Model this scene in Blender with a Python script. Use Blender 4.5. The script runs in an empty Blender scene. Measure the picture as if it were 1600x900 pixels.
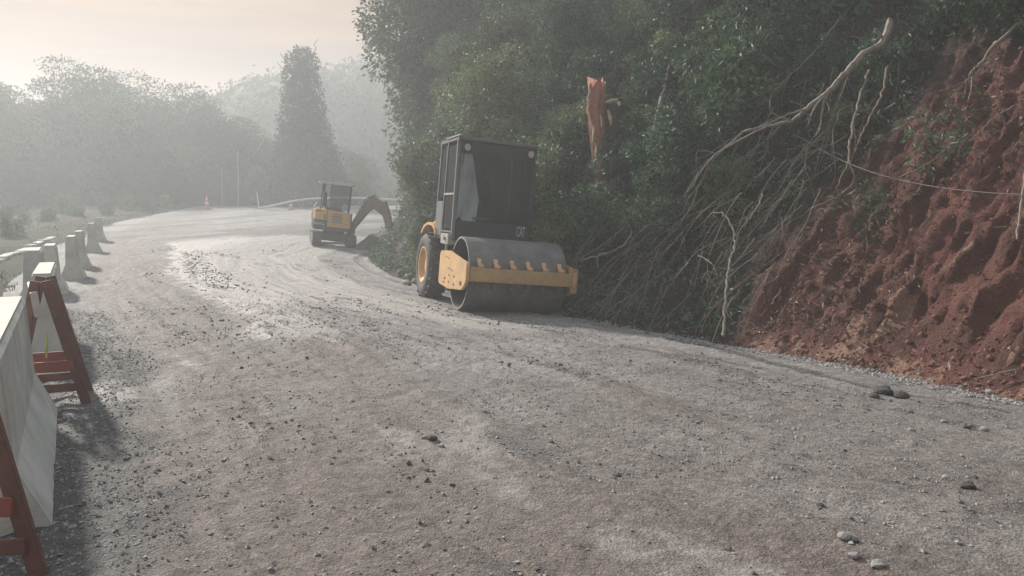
import bpy, bmesh, math, random
import numpy as np
from mathutils import Vector, Matrix, Euler

R = math.radians
S = bpy.context.scene
C = S.collection

# ------------------------------------------------------------------ camera
F = 1250.0                      # focal length in photograph pixels (1600 wide)
PITCH = R(5.76)
EYE = np.array([0.0, 0.0, 1.65])
cam_d = bpy.data.cameras.new('camera')
cam = bpy.data.objects.new('camera', cam_d); C.objects.link(cam)
cam.location = EYE
cam.rotation_euler = (R(90) - PITCH, 0, 0)
cam_d.sensor_width = 36; cam_d.lens = 36 * F / 1600
cam_d.clip_start = 0.05; cam_d.clip_end = 6000
S.camera = cam
# ------------------------------------------------------------------ sky, sun, exposure
SUN_AZ, SUN_EL = R(-42), R(30)      # azimuth from +Y, positive to the right
W = bpy.data.worlds.new('World'); S.world = W; W.use_nodes = True
nt = W.node_tree; nt.nodes.clear()
def wn(t, **k):
    n = nt.nodes.new(t)
    for a, b in k.items(): setattr(n, a, b)
    return n
sky = wn('ShaderNodeTexSky', sky_type='NISHITA', sun_disc=False, sun_elevation=SUN_EL, sun_rotation=SUN_AZ)
sky.air_density = 1.0; sky.dust_density = 1.2; sky.ozone_density = 1.0; sky.altitude = 300
tc = wn('ShaderNodeTexCoord')
mp = wn('ShaderNodeMapping'); mp.inputs['Scale'].default_value = (1.2, 1.2, 13.0)
ns = wn('ShaderNodeTexNoise'); ns.inputs['Scale'].default_value = 2.2; ns.inputs['Detail'].default_value = 5; ns.inputs['Roughness'].default_value = 0.55
cr = wn('ShaderNodeValToRGB')
cr.color_ramp.elements[0].position = 0.25; cr.color_ramp.elements[0].color = (0.94, 0.94, 0.94, 1)
cr.color_ramp.elements[1].position = 0.75; cr.color_ramp.elements[1].color = (0.98, 0.98, 0.98, 1)
cl = wn('ShaderNodeValToRGB')       # thin high cloud: cream low down, blue-grey overhead, the same all round
sx = wn('ShaderNodeSeparateXYZ')
cl.color_ramp.elements[0].position = 0.0; cl.color_ramp.elements[0].color = (2.7, 1.5, 0.75, 1)
cl.color_ramp.elements[1].position = 0.6; cl.color_ramp.elements[1].color = (5.0, 5.6, 6.1, 1)
e_ = cl.color_ramp.elements.new(0.24); e_.color = (2.7, 1.75, 1.15, 1)
mx = wn('ShaderNodeMix', data_type='RGBA')
bg = wn('ShaderNodeBackground'); bg.inputs['Strength'].default_value = 0.095
ow = wn('ShaderNodeOutputWorld')
L = nt.links.new
L(tc.outputs['Generated'], mp.inputs['Vector']); L(mp.outputs['Vector'], ns.inputs['Vector'])
L(ns.outputs['Fac'], cr.inputs['Fac']); L(tc.outputs['Generated'], sx.inputs['Vector']); L(sx.outputs['Z'], cl.inputs['Fac'])
st = wn('ShaderNodeValToRGB'); st.color_ramp.elements[0].position = 0.36; st.color_ramp.elements[0].color = (0.66, 0.70, 0.76, 1); st.color_ramp.elements[1].position = 0.62; st.color_ramp.elements[1].color = (1.18, 1.14, 1.08, 1)
ml = wn('ShaderNodeMix', data_type='RGBA', blend_type='MULTIPLY'); ml.inputs[0].default_value = 1.0
L(ns.outputs['Fac'], st.inputs['Fac']); L(cl.outputs['Color'], ml.inputs[6]); L(st.outputs['Color'], ml.inputs[7])
L(cr.outputs['Color'], mx.inputs['Factor']); L(sky.outputs['Color'], mx.inputs[6]); L(ml.outputs[2], mx.inputs[7])
L(mx.outputs[2], bg.inputs['Color']); L(bg.outputs['Background'], ow.inputs['Surface'])

sun_d = bpy.data.lights.new('sun', 'SUN'); sun_d.energy = 4.3; sun_d.angle = R(3.0); sun_d.color = (1.0, 0.93, 0.84)
sun = bpy.data.objects.new('sun', sun_d); C.objects.link(sun)
sv = Vector((math.sin(SUN_AZ) * math.cos(SUN_EL), math.cos(SUN_AZ) * math.cos(SUN_EL), math.sin(SUN_EL)))
sun.rotation_euler = sv.to_track_quat('Z', 'Y').to_euler()
sun.location = (-40, 40, 60)
S.view_settings.view_transform = 'Standard'; S.view_settings.look = 'None'
S.view_settings.gamma = 1.0; S.view_settings.use_curve_mapping = False
S.view_settings.exposure = 0.65
S.render.engine = 'CYCLES'
S.cycles.use_denoising = True
S.cycles.max_bounces = 6; S.cycles.diffuse_bounces = 3; S.cycles.glossy_bounces = 3
S.cycles.transmission_bounces = 4; S.cycles.volume_bounces = 1; S.cycles.transparent_max_bounces = 8
HAZE_DENSITY = 0.0047

# ------------------------------------------------------------------ numeric helpers
rng = np.random.default_rng(7)
random.seed(7)

def _hash(ix, iy, seed):
    n = (ix.astype(np.int64) * 374761393 + iy.astype(np.int64) * 668265263 + seed * 1442695041) & 0x7fffffff
    n = ((n ^ (n >> 13)) * 1274126177) & 0x7fffffff
    return ((n ^ (n >> 16)) & 0xffff) / 65535.0

def vnoise(x, y, seed=0):
    x = np.asarray(x, float); y = np.asarray(y, float)
    ix = np.floor(x); iy = np.floor(y); fx = x - ix; fy = y - iy
    fx = fx * fx * fx * (fx * (fx * 6 - 15) + 10); fy = fy * fy * fy * (fy * (fy * 6 - 15) + 10)
    a = _hash(ix, iy, seed); b = _hash(ix + 1, iy, seed); c = _hash(ix, iy + 1, seed); d = _hash(ix + 1, iy + 1, seed)
    return (a + (b - a) * fx) * (1 - fy) + (c + (d - c) * fx) * fy

def fbm(x, y, octv=4, seed=0, gain=0.5):
    t = 0; amp = 1; tot = 0
    for k in range(octv):
        t = t + amp * vnoise(x * 2 ** k + 13.7 * k, y * 2 ** k - 7.3 * k, seed + k); tot += amp; amp *= gain
    return t / tot

def sstep(a, b, x):
    t = np.clip((np.asarray(x, float) - a) / (b - a), 0, 1); return t * t * (3 - 2 * t)

# road frame: q runs along the road (up-left), w across it (towards the hill)
FQ = np.array([-30, -8.8, 3.22, 4.54, 7.4, 10.46, 17, 20.9, 24.6, 28.6, 33.1, 38, 42, 60, 90])
FW = np.array([5.0, 8.0, 8.54, 8.78, 9.15, 9.35, 9.9, 11.0, 12.3, 15.2, 19.2, 26, 34, 60, 110])
LQ = np.array([-30, -8, 4.6, 9.3, 20, 29, 32.5, 48.8, 60, 90])
LW = np.array([-4, -1.2, 0.35, 1.2, 2.5, 4.4, 4.9, 9.8, 16, 34])
_qd = np.linspace(-30, 90, 1201)
def _smooth(q, w):
    v = np.interp(_qd, q, w); k = np.hanning(31); k /= k.sum()
    p = np.concatenate([np.full(15, v[0]), v, np.full(15, v[-1])])
    return np.convolve(p, k, 'valid')
_wf = _smooth(FQ, FW); _wl = _smooth(LQ, LW); _wfd = np.gradient(_wf, _qd)
def wf(q): return np.interp(q, _qd, _wf)
def wl(q): return np.interp(q, _qd, _wl)
def qw(X, Y): return -0.6 * X + 0.8 * Y, 0.8 * X + 0.6 * Y
def xy(q, w): return -0.6 * q + 0.8 * w, 0.8 * q + 0.6 * w
def perp(q): return 1 / np.sqrt(1 + np.interp(q, _qd, _wfd) ** 2)
def zb(Y):
    y = np.clip(np.asarray(Y, float) - 9, 0, 53); return 0.00062 * y * y
def prof(u):
    return np.interp(u, [0, 1.2, 4.6, 8, 12, 40], [-0.22, -0.13, 0.12, 0.02, 0.0, 0.0])
def hill_h(u):
    return np.interp(u, [0, 0.25, 1.2, 3.6, 9, 16, 30, 60], [0, 0.22, 1.55, 4.6, 9.0, 13.0, 18.0, 22.0])
def dip(q, u): return 0.11 * sstep(4, 11, q) * (1 - sstep(26, 34, q)) * (1 - sstep(2.5, 5, u))
def ground_z(X, Y):
    q, w = qw(X, Y); u = (wf(q) - w) * perp(q)
    road = zb(Y) + prof(np.maximum(u, 0)) - dip(q, u)
    return np.where(u >= 0, road, road + hill_h(np.maximum(-u, 0)))
def gz(x, y): return float(ground_z(np.array([x]), np.array([y]))[0])

cF = np.array([0, math.cos(PITCH), -math.sin(PITCH)]); cU = np.array([0, math.sin(PITCH), math.cos(PITCH)]); cR = np.array([1.0, 0, 0])
def ray(px, py): return cF + (px - 800) / F * cR + (450 - py) / F * cU
def at(px, py, Y):
    d = ray(px, py); return EYE + d * (Y / d[1])
def hit(px, py, pull=0.0):
    d = ray(px, py); d = d / d[1]
    Y = np.arange(2.5, 90, 0.03); P = EYE[None] + d[None] * Y[:, None]
    below = P[:, 2] < ground_z(P[:, 0], P[:, 1])
    k = int(np.argmax(below)) if below.any() else len(Y) - 1
    return EYE + d * max(Y[k] - pull, 1.0)

# ------------------------------------------------------------------ materials
MATS = {}
def mat(name, col, rough=0.7, metal=0.0, var=0.25, scale=6.0, bump=0.0, bscale=40.0, col2=None, spec=0.5, detail=6):
    """plain procedural surface: two tones mixed by noise, optional relief"""
    m = bpy.data.materials.new(name); m.use_nodes = True; t = m.node_tree
    b = t.nodes['Principled BSDF']; b.inputs['Roughness'].default_value = rough; b.inputs['Metallic'].default_value = metal
    b.inputs['Specular IOR Level'].default_value = spec
    tcn = t.nodes.new('ShaderNodeTexCoord'); n = t.nodes.new('ShaderNodeTexNoise')
    n.inputs['Scale'].default_value = scale; n.inputs['Detail'].default_value = detail; n.inputs['Roughness'].default_value = 0.6
    t.links.new(tcn.outputs['Object'], n.inputs['Vector'])
    r = t.nodes.new('ShaderNodeValToRGB'); r.color_ramp.elements[0].position = 0.32; r.color_ramp.elements[1].position = 0.68
    c2 = col2 if col2 else tuple(c * (1 - var) for c in col)
    r.color_ramp.elements[0].color = (*c2, 1); r.color_ramp.elements[1].color = (*col, 1)
    t.links.new(n.outputs['Fac'], r.inputs['Fac']); t.links.new(r.outputs['Color'], b.inputs['Base Color'])
    if bump:
        n2 = t.nodes.new('ShaderNodeTexNoise'); n2.inputs['Scale'].default_value = bscale; n2.inputs['Detail'].default_value = 4
        t.links.new(tcn.outputs['Object'], n2.inputs['Vector'])
        bn = t.nodes.new('ShaderNodeBump'); bn.inputs['Strength'].default_value = bump; bn.inputs['Distance'].default_value = 0.02
        t.links.new(n2.outputs['Fac'], bn.inputs['Height']); t.links.new(bn.outputs['Normal'], b.inputs['Normal'])
    MATS[name] = m
    return m

def leaf_mat(name, cols, rough=0.5, trans=0.3, spec=0.5):
    """leaf colour from a per-leaf random value"""
    m = bpy.data.materials.new(name); m.use_nodes = True; t = m.node_tree
    b = t.nodes['Principled BSDF']; b.inputs['Roughness'].default_value = rough; b.inputs['Specular IOR Level'].default_value = spec
    a = t.nodes.new('ShaderNodeAttribute'); a.attribute_name = 'rnd'
    oi = t.nodes.new('ShaderNodeObjectInfo')
    r = t.nodes.new('ShaderNodeValToRGB')
    while len(r.color_ramp.elements) < len(cols): r.color_ramp.elements.new(0.5)
    for k, c in enumerate(cols):
        r.color_ramp.elements[k].position = k / (len(cols) - 1); r.color_ramp.elements[k].color = (*c, 1)
    hs = t.nodes.new('ShaderNodeHueSaturation')
    mr = t.nodes.new('ShaderNodeMapRange'); mr.inputs['To Min'].default_value = 0.55; mr.inputs['To Max'].default_value = 1.6
    t.links.new(oi.outputs['Random'], mr.inputs['Value']); t.links.new(mr.outputs['Result'], hs.inputs['Value'])
    t.links.new(a.outputs['Fac'], r.inputs['Fac']); t.links.new(r.outputs['Color'], hs.inputs['Color'])
    t.links.new(hs.outputs['Color'], b.inputs['Base Color'])
    tr = t.nodes.new('ShaderNodeBsdfTranslucent'); t.links.new(hs.outputs['Color'], tr.inputs['Color'])
    mxs = t.nodes.new('ShaderNodeMixShader'); mxs.inputs['Fac'].default_value = trans
    t.links.new(b.outputs['BSDF'], mxs.inputs[1]); t.links.new(tr.outputs['BSDF'], mxs.inputs[2])
    t.links.new(mxs.outputs['Shader'], t.nodes['Material Output'].inputs['Surface'])
    MATS[name] = m
    return m

# ------------------------------------------------------------------ mesh helpers
def tag(o, label=None, cat=None, group=None, kind=None):
    if label: o['label'] = label
    if cat: o['category'] = cat
    if group: o['group'] = group
    if kind: o['kind'] = kind
    return o
def empty(name, loc=(0, 0, 0), rot=(0, 0, 0)):
    o = bpy.data.objects.new(name, None); o.empty_display_size = 0.2; C.objects.link(o); o.location = loc; o.rotation_euler = rot; return o
def link(name, me, m, parent=None):
    o = bpy.data.objects.new(name, me); C.objects.link(o)
    if m is not None and not me.materials: me.materials.append(m)
    if parent: o.parent = parent
    return o
def copy_tree(o, parent=None):
    c = o.copy(); C.objects.link(c); c.parent = parent
    for ch in list(o.children): copy_tree(ch, c)
    return c
def np_mesh(name, V, Q, smooth=True):
    """mesh from arrays: V (n,3), Q (m,k) with k = 3 or 4"""
    V = np.ascontiguousarray(V, np.float32); Q = np.ascontiguousarray(Q, np.int32); k = Q.shape[1]
    me = bpy.data.meshes.new(name)
    me.vertices.add(len(V)); me.vertices.foreach_set('co', V.ravel())
    me.loops.add(Q.size); me.loops.foreach_set('vertex_index', Q.ravel())
    me.polygons.add(len(Q)); me.polygons.foreach_set('loop_start', np.arange(0, Q.size, k, dtype=np.int32))
    try: me.polygons.foreach_set('loop_total', np.full(len(Q), k, dtype=np.int32))
    except Exception: pass
    me.polygons.foreach_set('use_smooth', np.full(len(Q), smooth, dtype=bool))
    me.update(); me.validate()
    return me
def grid_faces(nu, nv):
    i = np.arange(nu - 1)[:, None] * nv + np.arange(nv - 1)[None]
    i = i.ravel(); return np.stack([i, i + nv, i + nv + 1, i + 1], 1)

class MB:
    def __init__(s): s.v = []; s.f = []
    def add(s, V, Fc):
        o = len(s.v); s.v += [tuple(map(float, p)) for p in V]; s.f += [tuple(i + o for i in f) for f in Fc]; return s
    def box(s, c, d, rot=None):
        x, y, z = (k / 2 for k in d)
        P = [Vector((a * x, b * y, e * z)) for a in (-1, 1) for b in (-1, 1) for e in (-1, 1)]
        if rot is not None: M = Euler(rot).to_matrix(); P = [M @ p for p in P]
        c = Vector(c)
        return s.add([p + c for p in P], [(0, 1, 3, 2), (4, 6, 7, 5), (0, 4, 5, 1), (2, 3, 7, 6), (0, 2, 6, 4), (1, 5, 7, 3)])
    def tube(s, pts, rad, n=8, cap=True):
        pts = [Vector(p) for p in pts]
        if not hasattr(rad, '__len__'): rad = [rad] * len(pts)
        rings = []; ref = None
        for k, p in enumerate(pts):
            t = (pts[min(k + 1, len(pts) - 1)] - pts[max(k - 1, 0)])
            t = t.normalized() if t.length > 1e-9 else Vector((0, 0, 1))
            if ref is None: ref = t.orthogonal().normalized()
            a = ref - t * ref.dot(t); a = a.normalized() if a.length > 1e-6 else t.orthogonal().normalized()
            ref = a; b = t.cross(a).normalized()
            rings.append([p + (a * math.cos(2 * math.pi * j / n) + b * math.sin(2 * math.pi * j / n)) * rad[k] for j in range(n)])
        V = [q for r in rings for q in r]; Fc = []
        for k in range(len(pts) - 1):
            for j in range(n):
                j2 = (j + 1) % n; Fc.append((k * n + j, k * n + j2, (k + 1) * n + j2, (k + 1) * n + j))
        if cap: Fc.append(tuple(range(n - 1, -1, -1))); Fc.append(tuple((len(pts) - 1) * n + j for j in range(n)))
        return s.add(V, Fc)
    def cyl(s, p0, p1, r0, r1=None, n=16): return s.tube([p0, p1], [r0, r0 if r1 is None else r1], n)
    def prism(s, poly, a, b, axis='x'):
        """polygon in the two other axes, extruded from a to b along axis"""
        n = len(poly)
        def P(u, v, t): return {'x': (t, u, v), 'y': (u, t, v), 'z': (u, v, t)}[axis]
        V = [P(u, v, a) for u, v in poly] + [P(u, v, b) for u, v in poly]
        Fc = [tuple(range(n - 1, -1, -1)), tuple(range(n, 2 * n))] + [(k, (k + 1) % n, (k + 1) % n + n, k + n) for k in range(n)]
        return s.add(V, Fc)
    def lathe(s, prof_, n=32, axis='x', c=(0, 0, 0), closed=False):
        """profile of (t, r): t along axis, r radius"""
        V = []; Fc = []; m = len(prof_)
        for j in range(n):
            a = 2 * math.pi * j / n
            for t, r in prof_:
                y, z = r * math.cos(a), r * math.sin(a)
                p = {'x': (t, y, z), 'y': (y, t, z), 'z': (y, z, t)}[axis]
                V.append((p[0] + c[0], p[1] + c[1], p[2] + c[2]))
        for j in range(n):
            j2 = (j + 1) % n
            for k in range(m - 1 if not closed else m):
                k2 = (k + 1) % m
                Fc.append((j * m + k, j2 * m + k, j2 * m + k2, j * m + k2))
        return s.add(V, Fc)
    def build(s, name, m, parent=None, smooth=False, bevel=0.0, auto=True):
        me = bpy.data.meshes.new(name); me.from_pydata(s.v, [], s.f); me.update()
        bm = bmesh.new(); bm.from_mesh(me); bmesh.ops.recalc_face_normals(bm, faces=bm.faces)
        if bevel: bmesh.ops.bevel(bm, geom=[e for e in bm.edges if len(e.link_faces) == 2 and e.calc_face_angle(0) > 0.6], offset=bevel, segments=2, affect='EDGES', clamp_overlap=True)
        if smooth:
            for f in bm.faces: f.smooth = True
            for e in bm.edges:
                if len(e.link_faces) == 2 and e.calc_face_angle(0) > R(38): e.smooth = False
        bm.to_mesh(me); bm.free()
        return link(name, me, m, parent)

def text_mesh(name, body, size, m, parent, loc, rot, depth=0.004, xs=1.0):
    cu = bpy.data.curves.new(name, 'FONT'); cu.body = body; cu.size = size; cu.extrude = depth; cu.align_x = 'CENTER'; cu.align_y = 'CENTER'
    tmp = bpy.data.objects.new(name + '_curve', cu); C.objects.link(tmp)
    dg = bpy.context.evaluated_depsgraph_get()
    me = bpy.data.meshes.new_from_object(tmp.evaluated_get(dg)); bpy.data.objects.remove(tmp); bpy.data.curves.remove(cu)
    me.name = name
    o = link(name, me, None, parent); me.materials.clear(); me.materials.append(m)
    o.location = loc; o.rotation_euler = rot; o.scale = (xs, 1, 1)
    return o

# ------------------------------------------------------------------ leaves
def leaf_arrays(c, size, width=0.4, outward=None, droop=0.3, g=rng):
    n = len(c)
    a = g.normal(size=(n, 3))
    if outward is not None: a = a * 0.7 + outward * 0.8
    a[:, 2] -= droop; a /= np.linalg.norm(a, axis=1, keepdims=True) + 1e-9
    b = np.cross(a, g.normal(size=(n, 3))); b /= np.linalg.norm(b, axis=1, keepdims=True) + 1e-9
    nn = np.cross(a, b)
    Lh = (size * g.uniform(0.6, 1.35, n))[:, None]; Wd = Lh * width * 0.5
    V = np.empty((n, 4, 3))
    V[:, 0] = c; V[:, 1] = c + a * Lh * 0.5 + b * Wd + nn * Lh * 0.06
    V[:, 2] = c + a * Lh; V[:, 3] = c + a * Lh * 0.5 - b * Wd + nn * Lh * 0.06
    return V.reshape(-1, 3), np.arange(4 * n).reshape(n, 4)
def leaf_mesh(name, V, Q, rnd):
    me = np_mesh(name, V, Q, smooth=False)
    at_ = me.attributes.new('rnd', 'FLOAT', 'FACE'); at_.data.foreach_set('value', np.ascontiguousarray(rnd, np.float32))
    return me
def crown(name, clumps, nleaf, size, width=0.4, droop=0.35, seed=1):
    """clumps: rows of x, y, z, rx, rz"""
    g = np.random.default_rng(seed); cl_ = np.array(clumps, float)
    area = cl_[:, 3] * (cl_[:, 3] + cl_[:, 4]); k = g.choice(len(cl_), nleaf, p=area / area.sum())
    d = g.normal(size=(nleaf, 3)); d /= np.linalg.norm(d, axis=1, keepdims=True)
    r = g.uniform(0.25, 1, nleaf) ** 0.5 * (0.8 + 0.4 * vnoise(d[:, 0] * 3 + k, d[:, 2] * 3 + 5 * d[:, 1], seed))
    c = cl_[k, :3] + d * r[:, None] * cl_[k][:, [3, 3, 4]]
    V, Q = leaf_arrays(c, size, width, d, droop, g)
    tone = g.uniform(0, 1, len(cl_))[k] * 0.45 + g.uniform(0, 1, nleaf) * 0.55
    return leaf_mesh(name, V, Q, tone)

# ================================================================== MATERIALS OF THE SETTING
def earth_mat(name, road=False):
    m = bpy.data.materials.new(name); m.use_nodes = True; t = m.node_tree; N = t.nodes; K = t.links.new
    b = N['Principled BSDF']
    tcn = N.new('ShaderNodeTexCoord'); at_ = N.new('ShaderNodeAttribute'); at_.attribute_name = 'mask'
    sp = N.new('ShaderNodeSeparateColor'); K(at_.outputs['Color'], sp.inputs['Color'])
    def noise(scale, detail=5, rough=0.6):
        n = N.new('ShaderNodeTexNoise'); n.inputs['Scale'].default_value = scale; n.inputs['Detail'].default_value = detail
        n.inputs['Roughness'].default_value = rough; K(tcn.outputs['Object'], n.inputs['Vector']); return n
    def ramp(fac, stops):
        r = N.new('ShaderNodeValToRGB')
        while len(r.color_ramp.elements) < len(stops): r.color_ramp.elements.new(0.5)
        for e, (p, c) in zip(r.color_ramp.elements, stops): e.position = p; e.color = (*c, 1)
        K(fac, r.inputs['Fac']); return r.outputs['Color']
    def mix(f, a, c, mode='MIX'):
        x = N.new('ShaderNodeMix'); x.data_type = 'RGBA'; x.blend_type = mode
        if isinstance(f, float): x.inputs[0].default_value = f
        else: K(f, x.inputs[0])
        K(a, x.inputs[6]); K(c, x.inputs[7]); return x.outputs[2]
    def jag(chan, n, lo=0.35, hi=0.65, amt=0.5):
        """mask channel broken up by noise so its border is ragged"""
        s1 = N.new('ShaderNodeMath'); s1.operation = 'SUBTRACT'; K(n.outputs['Fac'], s1.inputs[0]); s1.inputs[1].default_value = 0.5
        s2 = N.new('ShaderNodeMath'); s2.operation = 'MULTIPLY_ADD'; K(s1.outputs[0], s2.inputs[0]); s2.inputs[1].default_value = amt; K(chan, s2.inputs[2])
        mr = N.new('ShaderNodeMapRange'); mr.interpolation_type = 'SMOOTHSTEP'; mr.inputs['From Min'].default_value = lo; mr.inputs['From Max'].default_value = hi
        K(s2.outputs[0], mr.inputs['Value']); return mr.outputs['Result']
    if road:
        nA, nB, nC = noise(0.8, 8, 0.65), noise(9, 8, 0.7), noise(75, 4, 0.7)
        vo = N.new('ShaderNodeTexVoronoi'); vo.inputs['Scale'].default_value = 60; K(tcn.outputs['Object'], vo.inputs['Vector'])
        base = ramp(nA.outputs['Fac'], [(0.3, (0.175, 0.164, 0.161)), (0.5, (0.27, 0.255, 0.25)), (0.7, (0.36, 0.34, 0.333))])
        mud_vignette = ramp(nB.outputs['Fac'], [(0.3, (0.15, 0.12, 0.108)), (0.7, (0.235, 0.196, 0.18))])
        dark = ramp(nB.outputs['Fac'], [(0.3, (0.07, 0.066, 0.067)), (0.7, (0.13, 0.124, 0.124))])
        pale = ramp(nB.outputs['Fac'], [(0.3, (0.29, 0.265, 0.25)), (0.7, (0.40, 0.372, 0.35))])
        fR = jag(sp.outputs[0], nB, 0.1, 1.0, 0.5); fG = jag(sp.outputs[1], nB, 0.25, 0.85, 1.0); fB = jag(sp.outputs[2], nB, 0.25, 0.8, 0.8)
        c = mix(fR, base, mud_vignette); c = mix(fB, c, pale); c = mix(fG, c, dark)
        gr = ramp(nC.outputs['Fac'], [(0.3, (0.62, 0.62, 0.64)), (0.5, (1, 1, 1)), (0.7, (1.3, 1.28, 1.25))])
        c = mix(1.0, c, gr, 'MULTIPLY')
        for sc_, lo_, hi_ in ((30, 0.72, 1.2), (85, 0.80, 1.16)):
            v2 = N.new('ShaderNodeTexVoronoi'); v2.inputs['Scale'].default_value = sc_; v2.inputs['Randomness'].default_value = 1.0; K(tcn.outputs['Object'], v2.inputs['Vector'])
            s2 = N.new('ShaderNodeSeparateColor'); K(v2.outputs['Color'], s2.inputs['Color'])
            gf = N.new('ShaderNodeMath'); gf.operation = 'MULTIPLY_ADD'; K(fB, gf.inputs[0]); gf.inputs[1].default_value = -0.7; gf.inputs[2].default_value = 1.0
            c = mix(gf.outputs[0], c, ramp(s2.outputs[0], [(0.05, (lo_, lo_, lo_)), (0.6, (1, 1, 1)), (0.97, (hi_, hi_, hi_ * 0.98))]), 'MULTIPLY')
        K(c, b.inputs['Base Color'])
        rr = N.new('ShaderNodeMapRange'); rr.inputs['To Min'].default_value = 0.75; rr.inputs['To Max'].default_value = 0.5; K(fB, rr.inputs['Value'])
        K(rr.outputs['Result'], b.inputs['Roughness']); b.inputs['Specular IOR Level'].default_value = 0.4
        hs = N.new('ShaderNodeMath'); hs.operation = 'MULTIPLY_ADD'; K(nB.outputs['Fac'], hs.inputs[0]); hs.inputs[1].default_value = 2.2
        K(nC.outputs['Fac'], hs.inputs[2])
        h2 = N.new('ShaderNodeMath'); h2.operation = 'MULTIPLY_ADD'; K(vo.outputs['Distance'], h2.inputs[0]); h2.inputs[1].default_value = -0.5; K(hs.outputs[0], h2.inputs[2])
        bn = N.new('ShaderNodeBump'); bn.inputs['Strength'].default_value = 0.9; bn.inputs['Distance'].default_value = 0.024
        K(h2.outputs[0], bn.inputs['Height']); K(bn.outputs['Normal'], b.inputs['Normal'])
    else:
        # cut slope: red clay (default), R = dark humus and painted shade under plants, B = pale weathered clay
        nA, nB, nC = noise(0.9, 8, 0.62), noise(5, 8, 0.7), noise(38, 5, 0.7)
        red = ramp(nA.outputs['Fac'], [(0.3, (0.105, 0.036, 0.027)), (0.52, (0.175, 0.060, 0.043)), (0.72, (0.24, 0.095, 0.066))])
        hum = ramp(nB.outputs['Fac'], [(0.3, (0.025, 0.022, 0.018)), (0.7, (0.075, 0.055, 0.042))])
        pal = ramp(nB.outputs['Fac'], [(0.3, (0.28, 0.13, 0.088)), (0.7, (0.44, 0.27, 0.19))])
        fR = jag(sp.outputs[0], nB, 0.3, 0.7, 0.7); fB = jag(sp.outputs[2], nB, 0.42, 0.62, 0.8)
        c = mix(fB, red, pal); c = mix(fR, c, hum)
        gr = ramp(nC.outputs['Fac'], [(0.3, (0.6, 0.6, 0.62)), (0.5, (1, 1, 1)), (0.7, (1.35, 1.3, 1.25))])
        c = mix(1.0, c, gr, 'MULTIPLY'); K(c, b.inputs['Base Color']); b.inputs['Roughness'].default_value = 0.85
        hs = N.new('ShaderNodeMath'); hs.operation = 'MULTIPLY_ADD'; K(nB.outputs['Fac'], hs.inputs[0]); hs.inputs[1].default_value = 3.0; K(nC.outputs['Fac'], hs.inputs[2])
        bn = N.new('ShaderNodeBump'); bn.inputs['Strength'].default_value = 1.0; bn.inputs['Distance'].default_value = 0.085
        K(hs.outputs[0], bn.inputs['Height']); K(bn.outputs['Normal'], b.inputs['Normal'])
    return m

M_road = earth_mat('gravel_road', True)
M_soil = earth_mat('red_soil')
M_field = mat('rough_grass_ground', (0.062, 0.062, 0.044), 0.9, col2=(0.024, 0.030, 0.02), scale=1.1, bump=0.5, bscale=12, detail=9, spec=0.05)
M_far = mat('far_forest_floor', (0.05, 0.07, 0.035), 0.9, col2=(0.03, 0.045, 0.025), scale=0.05)
M_leafA = leaf_mat('leaf_mid_green', [(0.026, 0.054, 0.026), (0.058, 0.108, 0.046), (0.125, 0.18, 0.095)], rough=0.5, spec=0.3)
M_leafB = leaf_mat('leaf_dark_green', [(0.018, 0.042, 0.024), (0.042, 0.085, 0.045), (0.095, 0.15, 0.085)], rough=0.5, spec=0.3)
M_leafC = leaf_mat('leaf_olive', [(0.045, 0.066, 0.028), (0.092, 0.125, 0.052), (0.19, 0.22, 0.11)], rough=0.5, spec=0.3)
M_leafF = leaf_mat('leaf_far', [(0.026, 0.042, 0.022), (0.045, 0.065, 0.032), (0.07, 0.09, 0.045)], rough=0.7, trans=0.15, spec=0.1)
M_dry = leaf_mat('leaf_dry', [(0.05, 0.03, 0.02), (0.14, 0.085, 0.055), (0.32, 0.25, 0.18)], rough=0.7, trans=0.1)
M_grass = leaf_mat('grass_blade', [(0.035, 0.042, 0.02), (0.08, 0.085, 0.04), (0.16, 0.14, 0.08)], rough=0.6)
M_bark = mat('bark_grey', (0.20, 0.175, 0.145), 0.85, col2=(0.09, 0.08, 0.068), scale=9, bump=0.6, bscale=30)
M_barkd = mat('bark_dark', (0.085, 0.07, 0.055), 0.9, col2=(0.04, 0.034, 0.028), scale=8, bump=0.6, bscale=30)
M_branch = mat('pale_branch', (0.29, 0.25, 0.205), 0.8, col2=(0.13, 0.11, 0.088), scale=14, bump=0.5, bscale=50)
M_twig = mat('brown_twig', (0.22, 0.17, 0.125), 0.85, col2=(0.11, 0.085, 0.065), scale=14)
M_stone = mat('grey_gravel', (0.36, 0.345, 0.335), 0.8, col2=(0.17, 0.163, 0.16), scale=20, bump=0.3)
M_clod = mat('dark_clod', (0.115, 0.105, 0.10), 0.9, col2=(0.06, 0.055, 0.054), scale=18, bump=0.6)

# ================================================================== ROAD, SLOPE, FIELD, GROUND
def grow(a, b, d0, d1):
    """positions from a to b with step growing from d0 to d1"""
    out = [a]
    while out[-1] < b:
        f = (out[-1] - a) / (b - a); out.append(out[-1] + d0 + (d1 - d0) * f)
    out[-1] = b; return np.array(out)

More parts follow.
